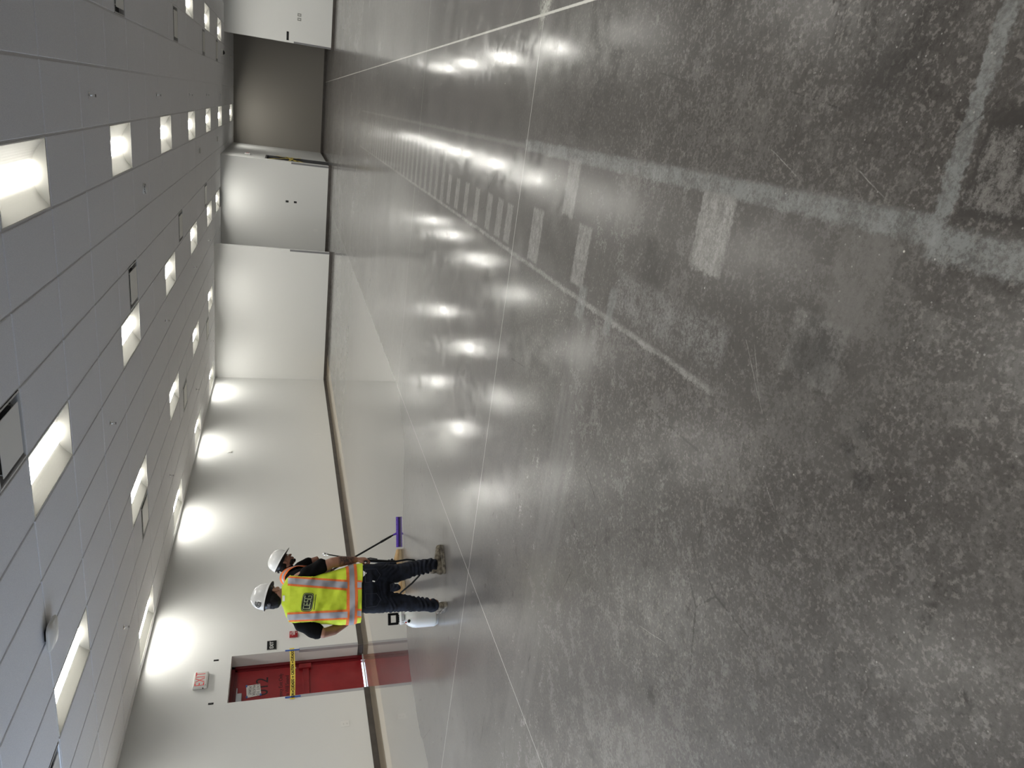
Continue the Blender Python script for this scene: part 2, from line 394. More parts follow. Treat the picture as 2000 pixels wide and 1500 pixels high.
fguard(X1-.0, Y1, 1, 1.28, 'grey corner guard on the wall corner beneath the black wall slot')

# ------------------------------------------------------------------ ceiling, lights, diffusers
LIGHTS = {(-14, j) for j in (-5, -2, 1, 4, 7, 10)} | {(-10, j) for j in (-5, -2, 1, 4, 7, 10)} | {(-6, j) for j in (-5, -2, 1, 4, 7, 10, 13)} \
    | {(-2, j) for j in (-5, -2, 1, 4, 7, 10, 13, 17)} | {(2, j) for j in (-5, -2, 1, 4, 7, 10, 13)} | {(i, j) for i in (6, 10) for j in (-8, -5, -2, 1, 4, 7, 10, 13)} | {(i, -8) for i in (-14, -10, -6, -2, 2)}
LIGHTS -= {(-10, 13)}
VENTS = {(-5, -3), (-5, 1), (-5, 5), (-5, 9), (1, 1), (1, 5), (1, 9), (1, 12), (-11, -3), (-11, 1), (-11, 5), (-11, 9)}
bm = bmesh.new()
def ring(a, c):
    (ax0, ay0, ax1, ay1, az), (bx0, by0, bx1, by1, bz) = a, c
    A = [bm.verts.new(v) for v in ((ax0, ay0, az), (ax1, ay0, az), (ax1, ay1, az), (ax0, ay1, az))]
    B = [bm.verts.new(v) for v in ((bx0, by0, bz), (bx1, by0, bz), (bx1, by1, bz), (bx0, by1, bz))]
    for k in range(4): bm.faces.new((A[k], A[(k+1) % 4], B[(k+1) % 4], B[k]))
    return B
def tile(x0, y0, x1, y1, full=True):
    g_, c_ = .011, .006
    B = ring((x0, y0, x1, y1, HC+.011), (x0+g_, y0+g_, x1-g_, y1-g_, HC+.011))
    if full:
        ring((x0+g_, y0+g_, x1-g_, y1-g_, HC+.011), (x0+g_, y0+g_, x1-g_, y1-g_, HC+.004))
        B = ring((x0+g_, y0+g_, x1-g_, y1-g_, HC+.004), (x0+g_+c_, y0+g_+c_, x1-g_-c_, y1-g_-c_, HC))
        bm.faces.new(B)
def visible(x0, y0, x1, y1):
    xm, ym = (x0+x1)/2, (y0+y1)/2
    if xm < X2-.2 and ym > Y2+.3: return False
    return True
for i in range(-15, 15):
    for j in range(-13, 19):
        x0, x1, y0, y1 = max(cx(i), XL), min(cx(i+1), XR), max(cy(j), Y0), min(cy(j+1), YD)
        if x1-x0 < .03 or y1-y0 < .03 or not visible(x0, y0, x1, y1): continue
        if (i, j) == (-6, 12): tile(x0, y0, x1, y1-1.0)
        elif (i, j) in LIGHTS: tile(x0, y0-(1.0 if (i, j) == (-6, 13) else 0), x1, y1-(1.0 if (i, j) == (-6, 13) else 0), False)
        elif (i, j) in VENTS: tile(x0, y0, x1, y0+GY/2); tile(x0, y0+GY/2, x1, y1, False)
        else: tile(x0, y0, x1, y1)
struct(obj('ceiling', bm, TILE))
boxes('light_leak_cover', [((XL-.5, Y0-.5, ZT), (XR+.5, YD+.5, ZT+.1))], DGREY)  # unseen cover added above the ceiling to stop sky light leaking in

def make_light():
    t = thing('ceiling_light', '-', 'ceiling light', group='recessed ceiling lights')
    W, L, g_ = GX/2-.010, GY/2-.010, 0
    D = .085
    # frame
    bm = bmesh.new()
    for a, c in (((-W, -L, 0), (-W+.010, L, .02)), ((W-.010, -L, 0), (W, L, .02)), ((-W, -L, 0), (W, -L+.010, .02)), ((-W, L-.010, 0), (W, L, .02))): add_box(bm, a, c)
    obj('frame', bm, WMETAL, t)
    # curved reflector wings and sloped ends
    bm = bmesh.new(); xw, lw = W-.010, L-.010; lx = .085; n_ = 8
    for s in (-1, 1):
        prof = [(s*(xw+(lx-xw)*k/n_), .002+D*math.sin(PI/2*k/n_)**1.0) for k in range(n_+1)]
        row = [[bm.verts.new((x, y, z)) for y in (-lw+.9*z, lw-.9*z)] for x, z in prof]
        for a, c in zip(row, row[1:]): bm.faces.new((a[0], c[0], c[1], a[1]))
    for s in (-1, 1):
        prof = [(xw+(lx-xw)*k/n_, .002+D*math.sin(PI/2*k/n_)) for k in range(n_+1)]
        top = [bm.verts.new((x, s*(lw-.9*z), z)) for x, z in prof]+[bm.verts.new((-x, s*(lw-.9*z), z)) for x, z in prof[::-1]]
        bm.faces.new(top)
    f = bm.faces.new([bm.verts.new((x, y, D+.012)) for x, y in ((-xw, -lw), (xw, -lw), (xw, lw), (-xw, lw))])
    for x in (-xw, xw): bm.faces.new([bm.verts.new(v) for v in ((x, -lw, 0), (x, lw, 0), (x, lw, D+.012), (x, -lw, D+.012))])
    for y in (-lw, lw): bm.faces.new([bm.verts.new(v) for v in ((-xw, y, 0), (xw, y, 0), (xw, y, D+.012), (-xw, y, D+.012))])
    obj('reflector', bm, mat('reflector_enamel', (.25, .245, .225), .6), t)
    # rounded glowing lens
    bm = bmesh.new(); n_ = 10; R = []
    ll = lw-.9*D
    for k in range(n_+1):
        a = PI*k/n_; x = -.088*math.cos(a); z = D-.032*math.sin(a)**.7
        R.append([bm.verts.new((x, y, z)) for y in (-ll, ll)])
    for a, c in zip(R, R[1:]): bm.faces.new((a[0], c[0], c[1], a[1]))
    for k in (0, 1): bm.faces.new([r[k] for r in R])
    obj('lens', bm, LENS, t)
    return t
rows = {-14: 'row hugging the long wall', -10: 'second row from the long wall', -6: 'third row from the long wall',
        -2: 'row leading into the alcove', 2: 'row over the far right wall', 6: 'row outside the view', 10: 'rightmost row'}
ordn = {-8: 'farthest behind the camera', -5: 'just behind the camera', -2: 'nearest to the camera', 1: 'second from the camera', 4: 'third from the camera', 7: 'fourth from the camera', 10: 'fifth from the camera', 13: 'sixth from the camera', 17: 'inside the alcove'}
proto = make_light(); first = True
for (i, j) in sorted(LIGHTS):
    loc = (cx(i)+GX/2, cy(j)+GY/2-(1.0 if (i, j) == (-6, 13) else 0), HC+.001); lb = 'recessed ceiling light %s, %s' % (ordn[j], rows[i])
    if first: proto.location = loc; proto['label'] = lb; first = False
    else: dup(proto, loc, lb)

def make_vent():
    t = thing('ceiling_vent', '-', 'air vent', group='square ceiling diffusers')
    W = GX/2-.010
    bm = bmesh.new(); prof = [(W, 0), (W-.016, -.002), (W-.020, .01), (W-.028, .06)]
    R = [[bm.verts.new((sx*r, sy*r, z)) for sx, sy in ((-1,-1),(1,-1),(1,1),(-1,1))] for r, z in prof]
    for a, c in zip(R, R[1:]):
        for k in range(4): bm.faces.new((a[k], a[(k+1) % 4], c[(k+1) % 4], c[k]))
    obj('frame', bm, mat('vent_metal', (.55, .55, .55), .35, .3), t)
    bm = bmesh.new(); add_box(bm, (-W, -W, .06), (W, W, .07)); obj('throat', bm, DGREY, t)
    bm = bmesh.new(); p = W-.072; add_box(bm, (-p, -p, -.006), (p, p, 0), .002); 
    for sx in (-1, 1):
        for sy in (-1, 1): add_box(bm, (sx*.2-.004, sy*.2-.004, -.004), (sx*.2+.004, sy*.2+.004, .06))
    obj('face_plate', bm, WMETAL, t)
    return t
vrow = {-5: 'the row left of the alcove lights', 1: 'the row toward the far right wall', -11: 'the row nearest the long white wall'}
vord = {-3: 'nearest', 1: 'second', 5: 'third', 9: 'fourth', 12: 'farthest'}
proto = make_vent(); first = True
for (i, j) in sorted(VENTS):
    loc = (cx(i)+GX/2, cy(j)+GY*.75, HC+.002); lb = '%s square air diffuser in %s' % (vord[j], vrow[i])
    if first: proto.location = loc; proto['label'] = lb; first = False
    else: dup(proto, loc, lb)

def make_sprinkler():
    t = thing('fire_sprinkler', '-', 'sprinkler', group='ceiling sprinklers')
    bm = bmesh.new(); add_lathe(bm, [(.034, 0), (.034, -.004), (.018, -.012), (.012, -.014)], seg=20); obj('escutcheon', bm, CHROME, t, auto=40)
    bm = bmesh.new(); add_lathe(bm, [(.009, -.01), (.009, -.03), (.006, -.034)], seg=12)
    for s in (-1, 1): add_tube(bm, [(s*.008, 0, -.03), (s*.014, 0, -.045), (s*.004, 0, -.062)], [.0025]*3, 6)
    obj('frame', bm, CHROME, t, auto=40)
    bm = bmesh.new(); add_lathe(bm, [(.004, -.060), (.017, -.063), (.017, -.065), (.003, -.067)], seg=16); obj('deflector', bm, BLACK, t)
    return t
sprow = {-.28: 'beside the alcove light row', -4.0: 'midway between the middle light rows', -7.05: 'between the two rows nearest the long wall'}
so = ['nearest', 'second', 'third', 'fourth', 'farthest']
proto = make_sprinkler(); first = True
for x, ys in ((-.28, (8.75, 13.0, 17.2, 20.75, 24.95)), (-4.0, (8.72, 13.08, 17.4, 20.75)), (-7.05, (8.72, 13.0, 17.38, 21.2))):
    for k, y in enumerate(ys):
        lb = '%s pendent fire sprinkler in the line %s' % (so[k], sprow[x])
        if first: proto.location = (x, y, HC); proto['label'] = lb; first = False
        else: dup(proto, (x, y, HC), lb)
def make_smoke():
    t = thing('smoke_detector', '-', 'smoke detector', group='smoke detectors')
    bm = bmesh.new(); add_lathe(bm, [(.075, 0), (.075, -.012), (.068, -.018)]); obj('base', bm, WHITE, t, auto=40)
    bm = bmesh.new(); add_lathe(bm, [(.060, -.018), (.062, -.038), (.045, -.052), (.02, -.056)]); obj('head', bm, WHITE, t, auto=40)
    bm = bmesh.new()
    for k in range(12):
        a = 2*PI*k/12; add_box(bm, (.059*math.cos(a)-.006, .059*math.sin(a)-.006, -.034), (.059*math.cos(a)+.006, .059*math.sin(a)+.006, -.024))
    obj('sensor_slots', bm, BLACK, t)
    return t
proto = make_smoke()
for k, (x, y, nm) in enumerate(((-1.55, 11.55, 'nearest'), (-1.51, 18.8, 'second'), (-1.51, 23.6, 'farthest'))):
    lb = '%s round white smoke detector in the tiles beside the alcove light row' % nm
    if k == 0: proto.location = (x, y, HC); proto['label'] = lb
    else: dup(proto, (x, y, HC), lb)
# dome camera, access point, small white box in the alcove
t = thing('dome_camera', 'small dark dome camera on the ceiling near the alcove mouth', 'camera', (.95, 25.6, HC))
bm = bmesh.new(); add_lathe(bm, [(.09, 0), (.09, -.03), (.07, -.045)]); obj('housing', bm, WHITE, t, auto=40)
bm = bmesh.new(); add_ell(bm, (0, 0, -.045), (.065, .065, .055)); obj('dome', bm, mat('smoked_dome', (.01,.01,.01), .08), t, smooth=True)
t = thing('wireless_access_point', 'white rounded wireless access point hanging under the ceiling near the red door', 'access point', (-4.80, 5.93, HC), math.radians(8))
bm = bmesh.new(); add_box(bm, (-.05, -.05, -.03), (.05, .05, 0)); obj('bracket', bm, BLACK, t)
bm = bmesh.new()
P_ = [(.105, -.028), (.130, -.036), (.136, -.050), (.122, -.064), (.03, -.072)]
R = []
for r, z in P_:
    R.append([bm.verts.new((math.copysign(abs(math.cos(a))**.45, math.cos(a))*r, math.copysign(abs(math.sin(a))**.45, math.sin(a))*r, z)) for a in [2*PI*k/32 for k in range(32)]])
for a, c in zip(R, R[1:]):
    for k in range(32): bm.faces.new((a[k], a[(k+1) % 32], c[(k+1) % 32], c[k]))
bm.faces.new(R[0]); bm.faces.new(R[-1]); obj('housing', bm, WHITE, t, auto=40)
bm = bmesh.new(); add_tube(bm, [(-.04, .03, 0), (-.10, .06, -.014), (-.125, .05, -.02), (-.09, .02, -.03)], [.004]*4, 8); obj('cable', bm, BLACK, t, smooth=True)

# ------------------------------------------------------------------ red exit door
XD = XL-.262
dr = bpy.data.objects.new('door_1', None); C.objects.link(dr); struct(dr)
bm = bmesh.new()
add_box(bm, (XL-T, DY1-.055, 0), (XD+.035, DY1, DZ)); add_box(bm, (XL-T, DY0, 0), (XD+.035, DY0+.055, DZ)); add_box(bm, (XL-T, DY0, DZ-.055), (XD+.035, DY1, DZ))
add_box(bm, (XD-.075, DY1-.075, 0), (XD-.046, DY1-.05, DZ-.055)); add_box(bm, (XD-.075, DY0+.05, 0), (XD-.046, DY0+.075, DZ-.055)); add_box(bm, (XD-.075, DY0+.05, DZ-.08), (XD-.046, DY1-.05, DZ-.05))
add_box(bm, (XD, DY1-.095, 0), (XD+.006, DY1-.055, DZ-.055)); add_box(bm, (XD, DY0+.055, 0), (XD+.006, DY0+.075, DZ-.055)); add_box(bm, (XD, DY0+.05, DZ-.095), (XD+.006, DY1-.05, DZ-.055))
obj('door_frame', bm, REDD, dr)
LY0, LY1 = DY0+.057, DY1-.057
bm = bmesh.new(); add_box(bm, (XD-.045, LY0, .030), (XD, LY1, DZ-.057), .003); leaf = obj('door_leaf', bm, RED, dr)
bm = bmesh.new(); add_box(bm, (XD, LY0+.05, .90), (XD+.03, LY1-.03, 1.00), .008); add_box(bm, (XD, LY1-.13, .86), (XD+.05, LY1-.03, 1.06), .008); obj('panic_bar', bm, RED, dr)
bm = bmesh.new(); add_lathe(bm, [(.016, 0), (.016, .012), (.010, .014)], M=Matrix.Translation((XD, LY1-.075, 1.12)) @ Matrix.Rotation(PI/2, 4, 'Y')); obj('lock_cylinder', bm, mat('bright_steel', (.9,.9,.9), .3, .6), dr)
bm = bmesh.new(); add_box(bm, (XD, LY0+.02, 1.93), (XD+.06, LY0+.32, 2.0), .006); add_box(bm, (XD+.02, LY0+.1, 2.0), (XD+.04, LY0+.45, 2.015)); obj('door_closer', bm, mat('closer_grey', (.42, .43, .45), .4, .4), dr)
bm = bmesh.new(); add_box(bm, (XL-T, DY0, 0), (XL-.20, DY1, .010)); obj('threshold', bm, mat('threshold_aluminium', (.8,.8,.8), .35, .6), dr)
INK = mat('black_lettering', (.012, .006, .007), .5)
for s, y in (('0', 9.20), ('1', 9.325), ('2', 9.46)): text('room_number', s, .27, INK, WL(y, 1.625, XD+.001), dr)
text('door_lettering', 'Emergency Exit Only', .082, INK, WL(9.22, 1.345, XD+.001), dr, bold=.0)
text('door_lettering', 'Alarm Will Sound', .082, INK, WL(9.22, 1.245, XD+.001), dr)
# paper note (hung upside down)
PAPER = mat('paper', (.68, .66, .63), .8)
t = thing('paper_note', 'white handwritten paper note hung upside down on the red door', 'note')
bm = bmesh.new()
q = [(9.12, 1.855), (9.375, 1.875), (9.385, 1.665), (9.145, 1.64)]
F_ = [bm.verts.new((XD+.004+(.006 if k > 1 else 0), y, z)) for k, (y, z) in enumerate(q)]; B_ = [bm.verts.new((XD+.0032, y, z)) for y, z in q]
bm.faces.new(F_); bm.faces.new(B_[::-1])
for k in range(4): bm.faces.new((F_[k], B_[k], B_[(k+1) % 4], F_[(k+1) % 4]))
obj('sheet', bm, PAPER, t)
for k, s in enumerate(('EXIT TO', 'MUSTER', 'POINT')): text('handwriting', s, .062, mat('pen_ink', (.04, .04, .05), .6), WL(9.262, 1.695+.06*k, XD+.0105-.0015*k, PI), t, .0003)
bm = bmesh.new()
for y, z in ((9.135, 1.855), (9.365, 1.868), (9.155, 1.65)): add_box(bm, (XD+.001, y-.02, z-.012), (XD+.0125, y+.02, z+.012))
obj('blue_tape', bm, mat('painter_tape', (.05, .12, .35), .6), t)
# caution tape across the doorway, stuck with blue tape
YEL = noisy('caution_yellow', (.78, .60, .08), (.85, .68, .12), 9, .35)
t = thing('caution_tape', 'yellow bilingual caution tape stretched across the red doorway', 'caution tape')
bm = bmesh.new(); n_ = 40
Ra = []
for k in range(n_+1):
    y = 8.725+(9.845-8.725)*k/n_; sg = -.012*math.sin(PI*k/n_); tw = .004*math.sin(k*.9)
    Ra.append([bm.verts.new((XL+.004+d+tw*dz*8, y, 1.178+sg+dz)) for d, dz in ((0, -.038), (0, .038), (.0012, .038), (.0012, -.038))])
for a, c in zip(Ra, Ra[1:]):
    for k in range(4): bm.faces.new((a[k], a[(k+1) % 4], c[(k+1) % 4], c[k]))
obj('tape_band', bm, YEL, t)
for s, y, sx in (('ION', 8.80, .9), ('CUIDADO', 9.02, .85), ('CAUTION', 9.35, .85), ('CUIDADO', 9.66, .85)): text('tape_lettering', s, .062, BLACK, WL(y, 1.168, XL+.0075), t, .0006, sx=sx, bold=.0015)
def star(bm, y, z, r, x):
    c_ = bm.verts.new((x, y, z)); vs = [bm.verts.new((x, y+(r if k % 2 == 0 else r*.42)*math.sin(PI*k/5), z+(r if k % 2 == 0 else r*.42)*math.cos(PI*k/5))) for k in range(10)]
    for k in range(10): bm.faces.new((c_, vs[k], vs[(k+1) % 10]))
bm = bmesh.new()
for y in (8.875, 9.185, 9.51): star(bm, y, 1.168, .022, XL+.0078)
obj('star_print', bm, BLACK, t)
BT = mat('blue_painter_tape', (.035, .10, .36), .6)
for y, z0, z1 in ((9.795, 1.055, 1.285), (8.77, 1.055, 1.285)):
    bm = bmesh.new(); add_box(bm, (XL+.0055, y-.018, z0), (XL+.0064, y+.018, z1)); obj('fixing_tape', bm, BT, t)

# ------------------------------------------------------------------ things on the walls
t = thing('exit_sign', 'white box exit sign with red letters above the red door', 'exit sign', (XL, 9.30, 2.535))
bm = bmesh.new(); add_box(bm, (.0, -.165, -.105), (.045, .165, .105), .012); obj('housing', bm, WHITE, t, auto=40)
bm = bmesh.new(); add_box(bm, (.044, -.148, -.088), (.049, .148, .088), .004); obj('face_plate', bm, mat('exit_face', (.62, .60, .57), .5), t)
text('exit_lettering', 'EXIT', .205, mat('exit_red', (.8, .05, .06), .5), Matrix.Translation((.0500, .0, .0)) @ Matrix(((0,0,1),(1,0,0),(0,1,0))).to_4x4(), t, .0006, sx=.70, bold=-.002)
bm = bmesh.new(); add_box(bm, (.012, -.172, -.055), (.030, -.165, -.04)); add_box(bm, (.046, -.135, -.08), (.052, -.127, -.072)); obj('test_button', bm, BLACK, t)
t = thing('braille_exit_sign', 'black square sign with white EXIT letters beside the red door', 'sign', (XL, 9.96, 1.50))
bm = bmesh.new(); add_box(bm, (0, -.105, -.075), (.008, .105, .075), .002); obj('plate', bm, BLACK, t)
text('lettering', 'EXIT', .082, WHITE, Matrix.Translation((.009, .0, .0)) @ Matrix(((0,0,1),(1,0,0),(0,1,0))).to_4x4(), t, .0006, bold=.0012)
bm = bmesh.new()
for a, c in (((-.107, -.077), (.107, -.073)), ((-.107, .073), (.107, .077)), ((-.107, -.077), (-.103, .077)), ((.103, -.077), (.107, .077))): add_box(bm, (.0, a[0], a[1]), (.009, c[0], c[1]))
obj('border', bm, mat('sign_border', (.25,.25,.25), .4), t)
t = thing('fire_alarm_pull_station', 'small red fire alarm pull station left of the black exit sign', 'fire alarm', (XL, 10.162, 1.148))
bm = bmesh.new(); add_box(bm, (0, -.06, -.068), (.045, .06, .068), .006); obj('housing', bm, mat('alarm_red', (.33, .012, .018), .35), t, auto=40)
bm = bmesh.new(); add_box(bm, (.045, -.045, -.022), (.056, .045, .006), .002); obj('pull_handle', bm, mat('pull_white', (.6, .45, .45), .4), t)
text('lettering', 'FIRE', .032, WHITE, Matrix.Translation((.0465, 0, .042)) @ Matrix(((0,0,1),(1,0,0),(0,1,0))).to_4x4(), t, .0006)
text('lettering', 'PULL DOWN', .018, WHITE, Matrix.Translation((.0465, 0, .018)) @ Matrix(((0,0,1),(1,0,0),(0,1,0))).to_4x4(), t, .0006)
bm = bmesh.new(); add_box(bm, (.045, .005, -.055), (.05, .025, -.038)); obj('key_lock', bm, CHROME, t)
def slot(y, lb):
    t = thing('wall_box_opening', lb, 'wall box', (XL, y, 2.347), group='black boxes over the red door')
    bm = bmesh.new(); add_box(bm, (-.002, -.017, -.038), (.004, .017, .038), .002); obj('rim', bm, BLACK, t)
    bm = bmesh.new(); add_box(bm, (.004, -.008, -.02), (.007, .008, .02)); obj('terminal', bm, DGREY, t)
slot(9.73, 'small black box on the wall above the red door, on the workers side')
slot(8.82, 'small black box on the wall above the red door, under the EXIT box')
def outlet_parts(t, w_=.07, h_=.115, m=WHITE, sockets=True):
    bm = bmesh.new(); add_box(bm, (0, -w_/2, -h_/2), (.006, w_/2, h_/2), .002); obj('cover_plate', bm, m, t)
    if sockets:
        for z in (-.024, .024):
            bm = bmesh.new(); add_box(bm, (.006, -.017, z-.014), (.0075, .017, z+.014), .002); o = obj('socket', bm, WHITE, t)
            bm = bmesh.new()
            for y in (-.007, .006): add_box(bm, (.0075, y-.001, z-.005), (.0079, y+.001, z+.006))
            obj('slot', bm, BLACK, o)
for y, z, w_, h_, lb in ((8.125, .425, .11, .125, 'white outlet plate low on the long wall left of the red door'), (18.22, .42, .09, .12, 'white outlet plate low on the long wall beyond the workers'),
        (21.86, .42, .07, .115, 'white outlet plate low on the long wall close to the far corner')):
    t = thing('electrical_outlet', lb, 'outlet', (XL, y, z), group='outlets'); outlet_parts(t, w_, h_)
t = thing('temperature_sensor', 'small white sensor plate high on the long wall under the lights', 'sensor', (XL, 17.17, 2.635)); outlet_parts(t, .11, .12, WHITE, False)
bm = bmesh.new(); add_box(bm, (.006, -.03, -.03), (.018, .03, .03), .003); obj('sensor_cover', bm, WHITE, t)
FW = -PI/2        # rotation for things on walls that face the camera
t = thing('electrical_outlet', 'white outlet low on the far centre wall near the dark corner guard', 'outlet', (-4.17, Y2, .42), FW, 'outlets'); outlet_parts(t, .075, .12)
for z, lb in ((1.37, 'upper of two small black wall boxes on the far centre wall'), (1.11, 'lower of two small black wall boxes on the far centre wall')):
    t = thing('wall_box_opening', lb, 'wall box', (-3.30, Y2, z), FW, 'black boxes on the far centre wall')
    bm = bmesh.new(); add_box(bm, (0, -.032, -.045), (.004, .032, .045), .002); obj('rim', bm, BLACK, t)
    bm = bmesh.new(); add_box(bm, (.004, -.016, -.02), (.007, .016, .02)); obj('terminal', bm, DGREY, t)
t = thing('wall_panel_slot', 'black upright rectangular wall slot on the far right wall by its corner', 'wall panel', (1.80, Y1, 1.475), FW)
bm = bmesh.new(); add_box(bm, (0, -.13, -.035), (.005, .13, .035), .002); obj('rim', bm, BLACK, t)
bm = bmesh.new(); add_box(bm, (.005, -.09, -.012), (.008, .09, .012)); obj('insert', bm, DGREY, t)
PG = mat('grey_switch_plate', (.30, .30, .29), .5)
for x, lb in ((2.475, 'grey switch plate on the far right wall, farther from its corner'), (2.345, 'grey switch plate on the far right wall, closer to its corner')):
    t = thing('light_switch', lb, 'switch', (x, Y1, 1.125), FW, 'switch plates on the far right wall')
    bm = bmesh.new(); add_box(bm, (0, -.045, -.06), (.006, .045, .06), .002); obj('cover_plate', bm, PG, t)
    bm = bmesh.new(); add_box(bm, (.006, -.012, -.03), (.010, .012, .03), .001); obj('toggle', bm, WHITE, t)
# alcove door with crossed caution tapes, exit box above
dr = bpy.data.objects.new('door_2', None); C.objects.link(dr); struct(dr)
XA = X2-.10
GD = mat('dark_grey_door', (.10, .10, .11), .4); GF = mat('door_frame_grey', (.075, .075, .08), .4)
bm = bmesh.new(); add_box(bm, (X2-.19, NY0, 0), (X2-.005, NY0+.05, 2.1)); add_box(bm, (X2-.19, NY1-.05, 0), (X2-.005, NY1, 2.1)); add_box(bm, (X2-.19, NY0, 2.05), (X2-.005, NY1, 2.1)); obj('door_frame', bm, GF, dr)
for y0, y1 in ((NY0+.05, (NY0+NY1)/2-.002), ((NY0+NY1)/2+.002, NY1-.05)):
    bm = bmesh.new(); add_box(bm, (XA-.04, y0, .01), (XA, y1, 2.05), .003); lf = obj('door_leaf', bm, GD, dr)
    bm = bmesh.new(); add_box(bm, (XA, y0+.15, 1.0), (XA+.004, y1-.15, 1.85)); obj('glass_lite', bm, mat('dark_glass', (.02, .02, .022), .08), lf)
    bm = bmesh.new(); add_tube(bm, [(XA+.045, (y0+y1)/2-.2, 1.0), (XA+.045, (y0+y1)/2+.2, 1.0)], [.012]*2, 10); obj('push_bar', bm, CHROME, lf, smooth=True)
t = thing('crossed_caution_tape', 'yellow caution tapes crossed over the dark alcove door', 'caution tape')
for k, (a, c) in enumerate((((NY0-.02, 1.95), (NY1+.05, .95)), ((NY0-.02, .90), (NY1+.05, 1.75)), ((NY0-.03, 1.32), (NY1+.03, 1.22)), ((NY0-.02, 1.12), (NY1+.05, 1.42)))):
    bm = bmesh.new(); A, B = Vector((X2+.004+.002*k, *a)), Vector((X2+.004+.002*k, *c)); u = (B-A).normalized(); v = Vector((0, -u.z, u.y))*.038
    vs = [bm.verts.new(p+Vector((dx, 0, 0))) for dx in (0, .001) for p in (A-v, B-v, B+v, A+v)]
    bm.faces.new(vs[:4]); bm.faces.new(vs[4:][::-1])
    for q in range(4): bm.faces.new((vs[q], vs[(q+1) % 4], vs[4+(q+1) % 4], vs[4+q]))
    o = obj('tape_strip', bm, YEL, t)
    ang = math.atan2(u.z, u.y)
    for f_ in (.25, .5, .75): text('tape_lettering', 'CAUTION', .06, BLACK, WL(A.y+(B.y-A.y)*f_, A.z+(B.z-A.z)*f_, X2+.0065+.002*k, ang), o, .0003)
t = thing('alcove_exit_sign', 'small white exit box high on the alcove side wall', 'exit sign', (X2, 26.05, 2.66))
bm = bmesh.new(); add_box(bm, (0, -.15, -.09), (.05, .15, .09), .01); obj('housing', bm, WHITE, t, auto=40)
text('exit_lettering', 'EXIT', .13, mat('exit_red_dim', (.6, .05, .06), .5), Matrix.Translation((.0515, 0, 0)) @ Matrix(((0,0,1),(1,0,0),(0,1,0))).to_4x4(), t, .0006)
t = thing('occupancy_sensor', 'small white ceiling sensor inside the dark alcove', 'sensor', (1.0, 29.4, HC))
bm = bmesh.new(); add_lathe(bm, [(.06, 0), (.06, -.02), (.045, -.03)]); obj('base', bm, WHITE, t, auto=40)
bm = bmesh.new(); add_ell(bm, (0, 0, -.03), (.035, .035, .02)); obj('lens', bm, WHITE, t, smooth=True)

# ------------------------------------------------------------------ people
def wv(p, s=9.0, seed=0): return noise.noise(Vector((p.x*s+seed, p.y*s, p.z*s)))
SKIN = mat('skin_tan', (.30, .145, .09), .5); SKIN.node_tree.nodes['Principled BSDF'].inputs['Subsurface Weight'].default_value = .05
nt, b, X, Y, Z, nz, vor, mix, bump = kit(SKIN)
sk = mix(nz(14, 3).step(.3, .7), (.265, .125, .078), (.33, .165, .105))
tz = Z.step(.80, .825).mn(Z.step(.965, .93)).mn(X.step(.20, .215))          # tattooed forearm
lines = S(nt, vor(34, 3, 'DISTANCE_TO_EDGE').outputs['Distance']).step(.10, .04).mx(nz(55, 3, dist=2.5).step(.50, .56))
nt.links.new(mix(tz*(.35+lines*.6), sk, (.035, .028, .028)), b.inputs['Base Color']); bump(nz(180, 2), .12, .001)
SKIN2 = noisy('skin_brown', (.16, .070, .043), (.21, .095, .06), 14, .5)
HAIR = noisy('black_hair', (.003, .0025, .0025), (.008, .0065, .006), 90, .7, .5, .003, spec=.2)
def cloth(name, a, c, scale, rough=.85):
    m = mat(name, a, rough, spec=.25); nt, b, X, Y, Z, nz, vor, mix, bump = kit(m)
    nt.links.new(mix(nz(scale, 4).step(.3, .7), a, c), b.inputs['Base Color']); bump(nz(400, 2)+nz(30, 3)*2, .25, .002); return m
DENIM = cloth('dark_denim', (.0035, .0045, .008), (.010, .013, .024), 16)
TEE = cloth('black_tshirt', (.0025, .0025, .003), (.005, .005, .0055), 12)
TEE.node_tree.nodes['Principled BSDF'].inputs['Specular IOR Level'].default_value = .1
LIME = cloth('hi_vis_lime', (.56, .70, .040), (.64, .78, .06), 8, .7)
ORANGE = cloth('hi_vis_orange', (.80, .17, .04), (.86, .22, .06), 30, .7)
SILVER = mat('reflective_tape', (.34, .34, .38), .45, .15)
HAT = noisy('white_hard_hat', (.70, .70, .69), (.74, .74, .73), 8, .22)
SHOE1 = cloth('grey_brown_shoe', (.06, .05, .038), (.20, .175, .135), 26); SOLE1 = noisy('shoe_sole', (.05, .042, .034), (.26, .235, .19), 24, .7)
SHOE2 = cloth('tan_boot_leather', (.42, .27, .13), (.50, .34, .18), 20); SOLE2 = mat('boot_sole', (.40, .30, .18), .7)
EYE = mat('eye_white', (.7, .68, .65), .2)

